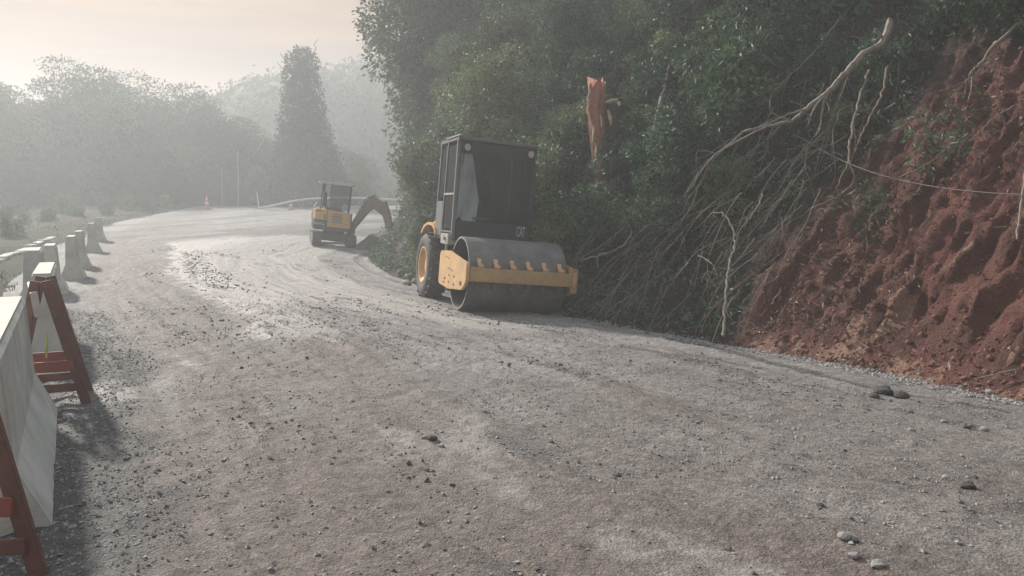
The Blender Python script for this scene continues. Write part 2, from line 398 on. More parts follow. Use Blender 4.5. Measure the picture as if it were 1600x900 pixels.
def rut(q): return np.interp(q, [1.0, 2.9, 3.9, 4.6, 5.4, 6.6, 7.9, 9.4, 12], [0.5, 0.72, 1.0, 1.03, 0.92, 0.6, 0.4, 0.32, 0.32])
def road_masks(q, w, X, Y):
    """mud, dark loose gravel, pale packed grit with some painted glare; and relief, as functions of place on the road"""
    u = (wf(q) - w) * perp(q)                # metres from the foot of the slope
    e = w - wl(q)                            # metres from the left edge
    str1 = fbm(q * 0.22, u * 2.3, 4, 3); str2 = fbm(q * 0.5 + 9, u * 5.0, 4, 11); blob = fbm(X * 0.5, Y * 0.5, 4, 21); fine = fbm(X * 2.2, Y * 2.2, 4, 31)
    near = 1 - sstep(9, 15, q)
    # reddish mud towards the left side and the near part
    mud_vignette = 0.22 + 0.5 * (1 - sstep(1.4, 4.6, e + 2.2 * (blob - 0.5))) + 0.5 * (str1 - 0.5) + 0.45 * near * (fbm(X * 0.9, Y * 0.9, 4, 23) - 0.5)
    mud_vignette += 0.34 * (1 - sstep(3.0, 8.5, q)) * (0.5 + fbm(X * 0.7, Y * 0.7, 3, 27))  # painted vignette: extra mud tone darkens the nearest ground
    mud_vignette *= sstep(0.15, 0.7, e)
    pale = sstep(2.1, 2.6, e + 0.8 * (fine - 0.5) - 0.035 * (q - 20)) * sstep(0.8, 2.4, u) * sstep(7.5, 15, q + 5 * (blob - 0.5)) * (1 - sstep(30, 36, q + 5 * (blob - 0.5)))  # packed grit, its paleness also painting in the glare on the road
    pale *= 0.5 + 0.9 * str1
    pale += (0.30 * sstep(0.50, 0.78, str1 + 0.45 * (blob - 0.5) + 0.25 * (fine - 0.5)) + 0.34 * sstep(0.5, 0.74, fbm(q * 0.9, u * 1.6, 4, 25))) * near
    # dark: loose gravel of the left verge, streaks, the tyre track beside the foot
    dark = 0.75 * (1 - sstep(0.35, 1.05, e + 0.8 * (blob - 0.5) + 0.6 * (fine - 0.5))) * (1 - sstep(12, 18, q))
    dark = np.maximum(dark, 0.62 * sstep(0.54, 0.76, str2 + 0.6 * (fine - 0.5)) * sstep(0.38, 0.66, blob))
    off = rut(q)
    track = np.exp(-((u - off) / 0.2) ** 4)
    dark = np.maximum(dark, track * (1.0 + 0.4 * fine) * (1 - sstep(15.5, 17, q)))
    for uc, am in ((2.45, 0.55), (3.05, 0.45), (4.2, 0.5), (4.75, 0.4), (5.9, 0.45)):
        wob = uc + 0.18 * np.sin(q * 0.21 + uc) + 0.25 * (fbm(q * 0.12, q * 0 + uc, 2, 43) - 0.5)
        band = np.exp(-((u - wob) / 0.14) ** 2) * (0.5 + 0.5 * np.sin(q * 38 + 6 * np.abs(u - wob) * 9)) * sstep(0.42, 0.6, fbm(q * 0.3, u * 0.5 + uc, 3, 44))
        dark = np.maximum(dark, band * am * 1.25)
    hidden = np.exp(-((u - 1.9) / 0.16) ** 2)
    dark = np.maximum(dark, hidden * 0.75 * sstep(0.4, 0.6, fine) * (1 - sstep(9, 12, q)))
    dark = np.maximum(dark, 0.9 * (1 - sstep(0.02, 0.22, np.abs(e - 2.75 - 0.03 * (q - 20) - 0.6 * (fine - 0.5)))) * sstep(13, 16, q) * (1 - sstep(25, 28, q)) * sstep(0.42, 0.55, fine))
    damp = sstep(30, 34, q) * 0.6 * sstep(0.4, 0.6, fbm(q * 0.2, u * 0.6, 3, 41))
    dark = np.maximum(dark, damp)
    z = 0.06 * (str1 - 0.5) * (1 - 0.5 * sstep(16, 22, q)) + 0.05 * (str2 - 0.5) * (1 - 0.5 * sstep(16, 22, q)) * sstep(0.3, 1.5, u) + 0.05 * (blob - 0.5) + 0.03 * (fine - 0.5) - 0.035 * track
    rgh = 1 - 0.75 * np.clip(pale, 0, 1)
    z += rgh * (0.034 * (fbm(X * 6, Y * 6, 3, 51) - 0.5) + 0.026 * (fbm(X * 12, Y * 12, 2, 61) - 0.5))
    z += 0.03 * np.exp(-((u - off - 0.2) / 0.1) ** 2)
    return mud_vignette, dark, pale, z, u, e

def set_mask(me, Rr, G, B):
    a = me.color_attributes.new('mask', 'FLOAT_COLOR', 'POINT')
    arr = np.stack([Rr, G, B, np.ones_like(Rr)], -1).astype(np.float32); a.data.foreach_set('color', np.clip(arr, 0, 1).ravel())

qs = np.concatenate([np.arange(-4, 1.5, 0.12), np.arange(1.5, 13, 0.045), grow(13, 80, 0.06, 0.8)])
vs = np.linspace(0, 1, 210)
Qg, Vg = np.meshgrid(qs, vs, indexing='ij')
Wg = (wl(Qg) - 0.9) + Vg * (wf(Qg) + 0.7 - wl(Qg) + 0.9)
Xg, Yg = xy(Qg, Wg)
mud_vignette, dark, pale, zr, ug, eg = road_masks(Qg, Wg, Xg, Yg)
def road_relief(x, y):
    q, w = qw(np.array([x]), np.array([y])); return float(road_masks(q, w, np.array([x]), np.array([y]))[3][0])
Zg = zb(Yg) + prof(np.maximum(ug, 0)) - dip(Qg, ug) + zr
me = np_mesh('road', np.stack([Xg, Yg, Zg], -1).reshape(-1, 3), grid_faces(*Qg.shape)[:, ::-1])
set_mask(me, mud_vignette.ravel(), dark.ravel(), pale.ravel())
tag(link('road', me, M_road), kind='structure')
def rz_(x, y): return gz(x, y) + road_relief(x, y)

# cut slope: red clay with chunks and runnels
qs = np.concatenate([grow(-9, 1.5, 0.4, 0.1), np.arange(1.5, 9, 0.045), np.arange(9, 15, 0.08), grow(15, 60, 0.12, 0.9)])
us = np.concatenate([[-0.25, -0.1], np.arange(0, 5, 0.05), np.arange(5, 6.5, 0.08), grow(6.5, 48, 0.15, 2.0)])
Qh, Uh = np.meshgrid(qs, us, indexing='ij')
Wh = wf(Qh) + Uh / perp(Qh); Xh, Yh = xy(Qh, Wh)
up = np.maximum(Uh, 0); amp = sstep(0, 0.8, up)
n1 = fbm(Qh * 0.55, Uh * 0.5, 4, 71); n2 = fbm(Qh * 2.9 + Uh * 0.5, Uh * 1.9, 4, 81); n3 = fbm(Qh * 5.5 + Uh * 1.6, Uh * 4.2 - Qh, 4, 91, 0.72); rn = np.abs(fbm(Qh * 1.3 + 0.35 * Uh, Uh * 0.35, 4, 95) - 0.5) * 2
rg = 1 - np.abs(fbm(Qh * 3.3 + 0.8 * Uh, Uh * 2.2 - 0.3 * Qh, 4, 85, 0.6) - 0.5) * 4
off = amp * (0.42 * (n1 - 0.5) + 0.16 * (n2 - 0.5) + 0.21 * (n3 - 0.5) + 0.10 * (rg - 0.5) + 0.08 * (rn - 0.3)) + 0.05 * (n2 - 0.5) + 0.05 * (n3 - 0.5)
base = zb(Yh) + prof(0) - dip(Qh, 0) + np.where(Uh < 0, -0.12, hill_h(up))
nx = -0.8 * 0.75; ny = -0.6 * 0.75
Xh2 = Xh + nx * off; Yh2 = Yh + ny * off; Zh = base + 0.6 * off
me = np_mesh('hillside', np.stack([Xh2, Yh2, Zh], -1).reshape(-1, 3), grid_faces(*Qh.shape)[:, ::-1])
# vegetation starts to the left of this line on the slope
def veg(q, u): return sstep(-1.6, 1.6, q - (7.0 - 0.50 * np.minimum(u, 9)) + 1.8 * (fbm(q * 0.7, u * 0.7, 3, 101) - 0.5))
hum = np.maximum(veg(Qh, Uh) * 0.95, sstep(2.9, 4.6, Uh + 0.15 * Qh + 1.8 * (n1 - 0.5)) * 0.9)  # humus, with the upper band also darkened as painted shade of the wood
hum = np.maximum(hum, 0.75 * sstep(0.56, 0.68, n1 + 0.3 * (n2 - 0.5)) * sstep(2.0, 3.5, Uh))
pal = 0.8 * sstep(0.55, 0.85, n2 + 0.3 * (n3 - 0.5) + 0.15 * (1 - sstep(0, 1.4, Uh)) - 0.04) * (1 - hum)
set_mask(me, hum.ravel(), np.zeros(hum.size), pal.ravel())
tag(link('hillside', me, M_soil), kind='structure')

# rough field beyond the barriers
xs = np.concatenate([np.arange(-75, -24, 1.2), np.arange(-24, -2, 0.3)]); ys = np.concatenate([np.arange(-3, 40, 0.3), np.arange(40, 95, 1.0)])
Xf, Yf = np.meshgrid(xs, ys, indexing='ij'); qf, wf_ = qw(Xf, Yf)
ef = wf_ - wl(qf)
Zf = zb(Yf) + (0.5 * (fbm(Xf * 0.25, Yf * 0.25, 4, 111) - 0.45) + 0.12 * (fbm(Xf * 1.5, Yf * 1.5, 3, 112) - 0.5)) * sstep(0.2, 3.0, -ef) - 0.10 * sstep(-0.9, 0.2, ef) - 0.5 * sstep(0.3, 3, ef)
me = np_mesh('field', np.stack([Xf, Yf, Zf], -1).reshape(-1, 3), grid_faces(*Xf.shape)[:, ::-1])
tag(link('field', me, M_field), kind='structure')
def fz(x, y):
    i = int(np.argmin(abs(xs_f - x))); j = int(np.argmin(abs(ys_f - y))); return float(Z_f[i, j])
xs_f, ys_f, Z_f = xs, ys, Zf

# ground sheet out to the horizon
xs = np.concatenate([-np.geomspace(2500, 60, 16), np.linspace(-50, 50, 15), np.geomspace(60, 2500, 16)])
ys = np.concatenate([[-400, -150, -60, -20], np.arange(-5, 66, 4.0), np.geomspace(70, 4000, 16)])
Xs, Ys = np.meshgrid(xs, ys, indexing='ij')
Zs = zb(Ys) - 0.7 + 0.62 * sstep(58, 70, Ys)
me = np_mesh('ground', np.stack([Xs, Ys, Zs], -1).reshape(-1, 3), grid_faces(*Xs.shape)[:, ::-1])
tag(link('ground', me, M_far), kind='structure')

# distant wooded ridge
ths = np.linspace(R(-48), R(52), 220); rr = np.linspace(0, 1, 40)
T, K_ = np.meshgrid(ths, rr, indexing='ij')
dist = 80 + 60 * K_
Xr = np.sin(T) * dist; Yr = np.cos(T) * dist
pxr = 800 + F * np.tan(T)                                    # bearing only
ridge = np.interp(np.degrees(T), [-48, -33, -26, -22, -19.8, -17.7, -15, -12.6, -10, 0, 52], [11, 11, 12, 13.6, 15.6, 17.2, 18.6, 20, 21, 21.5, 21.5])
Zr = 1.6 + ridge * sstep(0.0, 0.75, K_) * (0.92 + 0.16 * fbm(np.degrees(T) * 0.4, K_ * 4, 3, 121)) + 1.8 * (fbm(Xr * 0.15, Yr * 0.15, 4, 122) - 0.5) * sstep(0, 0.2, K_)
Zr[:, 0] = -2
me = np_mesh('ridge', np.stack([Xr, Yr, Zr], -1).reshape(-1, 3), grid_faces(*Xr.shape))
tag(link('ridge', me, M_far), kind='structure')
n = 70000
ti = rng.uniform(0, 219, n); ki = rng.uniform(0, 36, n)
def samp(A): return A[ti.astype(int), ki.astype(int)]
cx = samp(Xr) + rng.normal(0, 1.2, n); cy = samp(Yr) + rng.normal(0, 1.2, n); cz = samp(Zr)
hump = 2.0 * vnoise(cx * 0.36, cy * 0.36, 131) ** 1.5
V, Q = leaf_arrays(np.stack([cx, cy, cz + hump * rng.uniform(0.2, 1, n)], -1), 0.55, 0.8, None, 0.0)
tag(link('distant_wood', leaf_mesh('distant_wood', V, Q, rng.uniform(0, 1, n)), M_leafF), 'hazy wood of blue-green trees covering the distant ridge', 'wood', kind='stuff')

# ================================================================== TREES
def limb_path(p0, p1, g, n=5, wob=0.12):
    p0 = np.array(p0, float); p1 = np.array(p1, float); Ln = np.linalg.norm(p1 - p0)
    out = []
    for k in range(n + 1):
        f = k / n; p = p0 + (p1 - p0) * f + g.normal(size=3) * wob * Ln * 0.3 * math.sin(math.pi * f); p[2] += 0.08 * Ln * math.sin(math.pi * f); out.append(p)
    return out
def make_tree(name, H, Rr, base_h, ncl, nleaf, lsize, leafm, barkm, seed, width=0.4, tr=0.09, flat=0.75, shape='oval'):
    g = np.random.default_rng(seed); clumps = []
    for k in range(ncl):
        f = (k + 0.5) / ncl; z = base_h + (H - base_h) * f ** 0.8
        if shape == 'oval': rad = Rr * (0.35 + 0.9 * math.sin(math.pi * min(0.97, 0.12 + 0.8 * f)) ** 0.8) * 0.75
        elif shape == 'umbrella': rad = Rr * (0.25 + 0.75 * f)
        else: rad = Rr * (1.05 - 0.75 * f)
        a = k * 2.399 + g.uniform(-0.5, 0.5); d = rad * g.uniform(0.25, 0.95)
        cr_ = Rr * g.uniform(0.24, 0.44)
        clumps.append((math.cos(a) * d, math.sin(a) * d, z - cr_ * 0.3, cr_, cr_ * flat))
    root = empty(name)
    mb = MB(); top = np.array([g.normal(0, 0.05 * H), g.normal(0, 0.05 * H), H * 0.88])
    tp = limb_path((0, 0, -0.4), top, g, 8, 0.10)
    mb.tube(tp, [tr * (1.25 - 1.1 * k / 8) for k in range(9)], 8)
    for c in clumps:
        k = min(7, max(1, int(8 * max(0.1, (c[2] - 0.25 * H)) / (H * 0.9)))); p = tp[k]
        mb.tube(limb_path(p, c[:3], g, 4, 0.2), [tr * 0.42, tr * 0.34, tr * 0.26, tr * 0.18, tr * 0.08], 5)
    mb.build('trunk', barkm, root, smooth=True)
    link('crown', crown('crown', clumps, nleaf, lsize, width, seed=seed), leafm, root)
    return root

protos = {
 'a': make_tree('broadleaf_tree', 6.2, 2.5, 0.5, 26, 15000, 0.13, M_leafA, M_bark, 201),
 'b': make_tree('broadleaf_tree', 7.0, 2.3, 0.8, 28, 15000, 0.12, M_leafB, M_barkd, 202),
 'c': make_tree('broadleaf_tree', 6.0, 2.4, 0.4, 24, 11000, 0.18, M_leafC, M_bark, 203),
 'd': make_tree('broadleaf_tree', 7.5, 2.1, 1.5, 24, 15000, 0.13, M_leafA, M_bark, 204, shape='umbrella'),
 's': make_tree('leafy_shrub', 1.5, 0.95, 0.1, 14, 3400, 0.10, M_leafB, M_barkd, 205, tr=0.03),
 't': make_tree('leafy_shrub', 1.3, 1.0, 0.1, 14, 2600, 0.15, M_leafA, M_barkd, 206, tr=0.03, width=0.38),
 'u': make_tree('leafy_shrub', 1.6, 0.9, 0.15, 14, 3200, 0.12, M_leafC, M_barkd, 207, tr=0.03, width=0.3),
 'v': make_tree('leafy_sprig', 0.6, 0.42, 0.05, 9, 210, 0.085, M_leafB, M_barkd, 211, tr=0.012, width=0.3, shape='umbrella'),
 'F': make_tree('forest_tree', 6.0, 2.6, 0.3, 26, 8000, 0.19, M_leafF, M_barkd, 208, width=0.5),
 'G': make_tree('forest_tree', 6.6, 2.3, 0.6, 22, 7000, 0.20, M_leafA, M_barkd, 209, width=0.5),
 'H': make_tree('forest_tree', 7.0, 2.9, 2.6, 18, 5200, 0.19, M_leafF, M_barkd, 210, width=0.35, shape='umbrella', flat=0.45),
}
_used = set()
def plant(k, loc, rz, sc, label, cat, group, zs=1.0, tilt=(0, 0)):
    o = protos[k] if k not in _used else copy_tree(protos[k]); _used.add(k)
    o.location = loc; o.rotation_euler = (tilt[0], tilt[1], rz); o.scale = (sc, sc, sc * zs)
    return tag(o, label, cat, group)

def on_hill(q, u):
    w = wf(q) + u / perp(q); X, Y = xy(q, w); return float(X), float(Y), gz(float(X), float(Y))
g = np.random.default_rng(5)
# (q along the road, u up the slope, kind, scale)
hill_trees = []
for q0, kinds in ((10.5, 'bab'), (12.5, 'abcb'), (14.2, 'bba'), (15.5, 'bacd'), (17.2, 'cab'), (18.5, 'cabc'), (20.2, 'aca'), (21.5, 'acab'), (23.5, 'cac'), (25.5, 'cacd'), (28.5, 'acac'), (31.5, 'caac'), (35, 'acca'), (39, 'aca')):
    for i, k in enumerate(kinds):
        u0 = (2.4, 5.4, 9.0, 13.5)[i] + g.uniform(-0.6, 0.6) + (0.8 if q0 < 15 else 1.0 if q0 > 19 and i == 0 else 0.1)
        hill_trees.append((q0 + g.uniform(-0.6, 0.6) + 0.3 * i, u0, k, g.uniform(0.78, 1.0) * (0.60 if i == 0 else 0.92 if i == 1 else 1.15)))
for q0, u0, k, sc in ((9.0, 6.0, 'b', 0.8), (6.0, 7.6, 'b', 0.9), (3.4, 8.6, 'b', 1.0), (9.5, 9.0, 'a', 1.0), (6.0, 11.0, 'd', 1.1), (2.5, 12.4, 'b', 1.2), (-1.5, 9.0, 'b', 1.1), (-1.0, 12.5, 'a', 1.2), (8.5, 13, 'a', 1.2), (0.8, 7.4, 'b', 0.9), (5.0, 7.6, 'b', 0.7), (1.6, 6.0, 'b', 0.75), (3.3, 5.8, 'b', 0.62), (-0.4, 6.2, 'b', 0.85), (-2.4, 6.4, 'a', 0.9)):
    hill_trees.append((q0, u0, k, sc))
# tall trees leaning out over the bend
for q0, u0, k, sc in ((30.0, 1.1, 'd', 1.6), (32.8, 1.0, 'd', 1.7), (27.6, 1.9, 'd', 1.5), (35.5, 0.8, 'd', 1.75), (34.5, 2.4, 'a', 1.75), (26.0, 3.6, 'd', 1.55), (36.5, 4.2, 'c', 1.9), (30.0, 4.8, 'a', 1.8), (24.0, 5.0, 'd', 1.6), (38.0, 3.0, 'c', 1.5)):
    hill_trees.append((q0, u0, k, sc))
STUMP = hit(945, 262, 1.0)
def hides_stump(x, y, z, r):
    if y - 0.85 * r > STUMP[1]: return False
    v = np.array([x, y, z]) - EYE; d = v @ cF; px_ = 800 + F * v[0] / d; py_ = 450 - F * (v @ cU) / d; rp = F * r / d
    return abs(px_ - 943) < rp * 0.9 + 22 and py_ - rp * 1.0 < 240 and py_ + rp * 1.1 > 130
def spot(x, y, z):
    """nearest landmark, for the labels"""
    v = np.array([x, y, z]) - EYE; d = v @ cF; px_ = 800 + F * v[0] / d; py_ = 450 - F * (v @ cU) / d
    for lim, txt in ((640, 'at the bend by the mini excavator boom'), (730, 'behind the rear tyre of the roller'), (870, 'behind the cab of the roller'), (905, 'beside the right end of the roller drum' if py_ > 330 else 'just left of the broken stump'), (1000, 'around the broken stump' if py_ < 300 else 'below the broken stump'),
                     (1130, 'near the straight grey trunk' if py_ < 250 else 'between roller and hooked sapling'), (1260, 'beside the hooked sapling' if py_ > 260 else 'left of the pale bent branch'), (1420, 'at the thick pale bent branch'), (9999, 'above the bare red soil')):
        if px_ < lim: return txt
def sized(sc, a, b): return 'small ' if sc < a else 'large ' if sc > b else ''
HK = {'a': 'mid green broadleaf tree', 'b': 'dark green broadleaf tree', 'c': 'olive green broadleaf tree', 'd': 'tall loose-crowned tree', 's': 'dark green shrub', 't': 'mid green shrub', 'u': 'narrow-leaved olive shrub'}
for q0, u0, k, sc in hill_trees:
    x, y, z = on_hill(q0, u0)
    if hides_stump(x, y, z + 3.6 * sc, 2.3 * sc): continue
    plant(k, (x, y, z - 0.25), g.uniform(0, 6.28), sc, sized(sc, 0.65, 1.25) + HK[k] + ' on the hillside ' + spot(x, y, z + 2.5 * sc), 'tree', 'trees on the wooded hillside', tilt=(g.normal(0, 0.06), g.normal(0, 0.06)))
for dx, dy, sc, k in ((-0.45, -0.35, 0.85, 't'), (0.35, -0.4, 0.9, 's'), (-0.1, -0.75, 0.8, 's'), (0.9, -0.2, 0.9, 't'), (-1.0, -0.3, 0.9, 'u')):
    x, y = STUMP[0] + dx, STUMP[1] + dy; z = gz(x, y)
    plant(k, (x, y, z - 0.1), g.uniform(0, 6.28), sc, HK[k] + ' growing at the foot of the broken stump', 'shrub', 'shrubs on the cut bank')
# shrubs over the slope
ns_ = 0
while ns_ < 210:
    q0 = g.uniform(4.2, 34); u0 = g.uniform(0.3, 6.0) if q0 < 16 else g.uniform(0.5, 3.0) if q0 < 21 else g.uniform(1.3, 3.6)
    if ns_ < 110: q0 = g.uniform(4.5, 14.5); u0 = g.uniform(0.3, 6.5)
    vg = float(veg(np.array([q0]), np.array([u0]))[0]) * (1.0 if q0 > 9.0 else 0.42)
    if vg < 0.4 or g.uniform() > vg or (q0 > 9.5 and q0 < 13.6 and u0 < 1.0): continue
    k = g.choice(list('sstu')) if q0 < 19 else g.choice(list('tuu')); x, y, z = on_hill(q0, u0)
    sc = g.uniform(0.35, 0.7) if u0 < 1.2 else g.uniform(0.6, 1.15) if q0 > 9.0 else g.uniform(0.35, 0.65)
    if hides_stump(x, y, z + 0.7 * sc, 0.9 * sc): continue
    plant(k, (x, y, z - 0.12), g.uniform(0, 6.28), sc, sized(sc, 0.5, 0.95) + HK[k] + ' on the bank ' + spot(x, y, z + 0.5 * sc), 'shrub', 'shrubs on the cut bank', tilt=(g.normal(-0.1, 0.15), g.normal(-0.2, 0.15))); ns_ += 1

nb = 0
while nb < 24:
    q0 = g.uniform(0.5, 8.5); u0 = g.uniform(0.6, 6.0); vg = float(veg(np.array([q0]), np.array([u0]))[0])
    if not (0.02 < vg < 0.8) and not (u0 > 4.0 and q0 < 5): continue
    x, y, z = on_hill(q0, u0); sc = g.uniform(0.6, 1.5)
    plant('v', (x, y, z - 0.04), g.uniform(0, 6.28), sc, ('spreading' if sc > 1.1 else 'sparse') + ' leafy sprig on red soil ' + spot(x, y, z), 'sprig', 'sprigs at the edge of the red cut', tilt=(g.normal(-0.2, 0.3), g.normal(-0.4, 0.3))); nb += 1

for k_ in range(26):
    q0 = g.uniform(-1.0, 6.0); u0 = g.uniform(4.0, 6.4) - 0.12 * q0; x, y, z = on_hill(q0, u0); k = g.choice(list('sstu')); sc = g.uniform(0.55, 1.1)
    plant(k, (x, y, z - 0.1), g.uniform(0, 6.28), sc, sized(sc, 0.7, 0.95) + HK[k] + ' overhanging the top edge of the bare red cut', 'shrub', 'shrubs over the top of the cut', tilt=(g.normal(-0.2, 0.15), g.normal(-0.4, 0.15)))
# wood across the field; tops follow the photograph's tree line
def top_h(px): return float(np.interp(px, [-120, 0, 18, 40, 60, 120, 160, 200, 240, 290, 350, 420, 560], [10, 13.2, 12.6, 10.3, 10.4, 11.0, 11.6, 11.2, 10.0, 9.4, 9.2, 7.2, 6.0]))
for row, (Y0, fh) in enumerate(((64.5, 0.42), (67, 0.62), (71, 0.92), (77, 1.0))):
    px = -110 + 17 * row
    while px < 565:
        Y = Y0 + g.uniform(-1, 1); x = (px - 800) / F * Y; k = g.choice(list('FFG')); h = top_h(px) * fh * g.uniform(0.86, 1.02) * Y / 72
        sc = max(0.5, h / (6.2 if k == 'F' else 6.8)); sx = sc * g.uniform(0.9, 1.15)
        zone = 'behind the row of barriers' if px < 170 else 'beyond the open field' if px < 285 else 'behind the lone traffic cone' if px < 360 else 'behind the slender poles' if px < 425 else 'beside the vine-covered tree' if px < 480 else 'behind the mini excavator'
        o = plant(k, (x, Y, 1.55), g.uniform(0, 6.28), sx, ('low ' if row == 0 else 'middling ' if row == 1 else 'tall ') + {'F': 'grey-green hazy tree ', 'G': 'mid green hazy tree '}[k] + zone + (' at the back of the wood' if row == 3 else ''), 'tree', 'trees of the hazy wood', zs=sc / sx); px += (46, 50, 46, 52)[row] * g.uniform(0.75, 1.15)
for px, h in ((128, 11.3), (178, 12.0), (228, 10.6), (318, 9.8)):
    plant('H', ((px - 800) / F * 75, 75 + g.uniform(-1, 1), 1.5), g.uniform(0, 6.28), h / 6.6 * 75 / 72, {128: 'flat-topped tree above the hazy wood behind the barrier row', 178: 'widest flat-topped tree above the hazy wood', 228: 'flat-topped tree above the wood beyond the open field', 318: 'flat-topped tree above the wood behind the lone cone'}[px], 'tree', 'flat-topped trees of the hazy wood')

for px, py, sc in ((14, 372, 0.75), (40, 352, 0.6), (6, 348, 0.9), (75, 345, 0.7), (120, 340, 0.8), (170, 336, 0.8), (230, 331, 0.9), (28, 338, 1.0), (258, 326, 0.9), (98, 334, 1.1), (200, 329, 1.0)):
    p = hit(px, py); k = g.choice(list('stu')); plant(k, (p[0], p[1], p[2] - 0.1), g.uniform(0, 6.28), sc * 0.8, {True: 'low ', False: 'tufty '}[sc < 0.85] + HK[k] + ' in the rough field beyond the barriers', 'shrub', 'weeds in the field')
# tall tree smothered in climbers
tower = empty('vine_covered_tree', (at(476, 322, 63)[0], 63, 1.5))
clumps = []
for k in range(46):
    f = k / 45; z = 0.5 + 11.4 * f; half = float(np.interp(f, [0, 0.3, 0.55, 0.7, 0.97, 1], [2.9, 2.35, 1.8, 1.5, 1.25, 1.15])); cxo = float(np.interp(f, [0, 0.5, 1], [0.5, 0.1, -0.05]))
    a = k * 2.4; rad = half * 0.5
    clumps.append((cxo + math.cos(a) * half * 0.62, math.sin(a) * half * 0.6, z, rad * 1.05, rad * 1.25))
link('crown', crown('crown', clumps, 34000, 0.2, 0.6, 0.5, seed=301), M_leafF, tower)
mb = MB(); gg = np.random.default_rng(3)
mb.tube(limb_path((0.3, 0, -0.3), (0, 0, 11.6), gg, 8, 0.05), [0.34 - 0.03 * k for k in range(9)], 8)
for a_, b_ in (((0.9, 0, 11.2), (1.35, 0, 13.0)), ((-0.9, 0, 10.6), (-1.6, 0, 12.0)), ((-1.0, 0, 10.2), (-1.9, 0.2, 11.3))):
    mb.tube(limb_path(a_, b_, gg, 4, 0.2), [0.05, 0.04, 0.035, 0.03, 0.02], 5)
mb.build('trunk', M_barkd, tower, smooth=True)
tag(tower, 'tall column-shaped tree smothered in climbing vines behind the mini excavator', 'tree')

# leaf litter, ground cover and twigs on the slope
def slope_pts(n, q0, q1, u0, u1, wgt):
    q = rng.uniform(q0, q1, n * 4); u = u0 + (u1 - u0) * rng.uniform(0, 1, n * 4) ** 1.2; k = rng.uniform(size=n * 4) < wgt(q, u)
    q, u = q[k][:n], u[k][:n]; fq = np.interp(q, qs_h, np.arange(len(qs_h))); fu = np.interp(u, us_h, np.arange(len(us_h)))
    i = np.clip(fq.astype(int), 0, len(qs_h) - 2); j = np.clip(fu.astype(int), 0, len(us_h) - 2); a = (fq - i)[:, None]; b = (fu - j)[:, None]
    return (P_h[i, j] * (1 - a) + P_h[i + 1, j] * a) * (1 - b) + (P_h[i, j + 1] * (1 - a) + P_h[i + 1, j + 1] * a) * b
qs_h, us_h, P_h = Qh[:, 0], Uh[0], np.stack([Xh2, Yh2, Zh], -1)
nrm = np.array([-0.55, -0.42, 0.72])
p = slope_pts(62000, 3, 36, 0.05, 8, lambda q, u: sstep(0.45, 0.8, veg(q, u)) * (0.25 + 0.75 * sstep(0.4, 0.6, fbm(q * 1.2, u * 1.2, 3, 141))))
V, Q = leaf_arrays(p + nrm * (0.02 + 0.5 * rng.uniform(0, 1, len(p)) ** 1.6 * fbm(p[:, 0] * 1.3, p[:, 1] * 1.3 + p[:, 2], 3, 143))[:, None], 0.095, 0.40, nrm[None] * 0.4, 0.2)
tag(link('undergrowth', leaf_mesh('undergrowth', V, Q, rng.uniform(0, 1, len(p))), M_leafB), 'low green undergrowth creeping over the shaded slope', 'undergrowth', kind='stuff')
p = slope_pts(17000, 0, 24, 0.02, 7, lambda q, u: np.clip(0.10 + 0.9 * np.exp(-((q - 7.5 + 0.55 * u) / 3.4) ** 2), 0, 1) * (0.15 + 0.85 * sstep(0.45, 0.6, fbm(q * 1.4, u * 1.4, 3, 151))))
V, Q = leaf_arrays(p + nrm * rng.uniform(0.0, 0.06, len(p))[:, None], 0.085, 0.34, None, 0.5)
tag(link('leaf_litter', leaf_mesh('leaf_litter', V, Q, rng.uniform(0, 1, len(p)) ** 1.5), M_dry), 'dry fallen leaves and wood chips littering the red bank', 'leaf litter', kind='stuff')
p = slope_pts(420, 1, 22, 0.1, 7, lambda q, u: 0.15 + 0.85 * veg(q, u))
mb = MB()
for c in p:
    d = rng.normal(size=3); d[2] *= 0.6; d /= np.linalg.norm(d); ln = rng.uniform(0.15, 0.7); a0 = c + nrm * 0.05; mid = a0 + d * ln * 0.5 + rng.normal(size=3) * 0.05
    mb.tube([a0 - d * ln * 0.5, mid, a0 + d * ln * 0.5 + nrm * 0.1], [0.009, 0.008, 0.004], 4, cap=False)
tag(mb.build('twig_litter', M_branch), 'broken twigs scattered over the bank', 'twigs', kind='stuff')
p = slope_pts(2600, 0.5, 9, 0.0, 5, lambda q, u: (1 - veg(q, u)) * (0.14 + 0.86 * (1 - sstep(0.0, 0.9, u))))
gc = np.random.default_rng(15); base6 = np.array([[1, 0, 0], [0, 1, 0], [-1, 0, 0], [0, -1, 0], [0, 0, 0.9], [0, 0, -0.9]], float)
V = base6[None] * gc.uniform(0.55, 1.3, (len(p), 6, 1)) + gc.normal(0, 0.2, (len(p), 6, 3)); V = V * (0.011 + 0.032 * gc.uniform(0, 1, len(p)) ** 4)[:, None, None] + p[:, None]
tri6 = np.array([[0, 1, 4], [1, 2, 4], [2, 3, 4], [3, 0, 4], [1, 0, 5], [2, 1, 5], [3, 2, 5], [0, 3, 5]])
tag(link('soil_clods', np_mesh('soil_clods', V.reshape(-1, 3), (np.arange(len(p))[:, None, None] * 6 + tri6[None]).reshape(-1, 3), True), mat('red_clod', (0.25, 0.105, 0.075), 0.9, col2=(0.12, 0.046, 0.035), scale=9, bump=0.4)), 'crumbly red clods clinging to the cut bank', 'soil clods', kind='stuff')
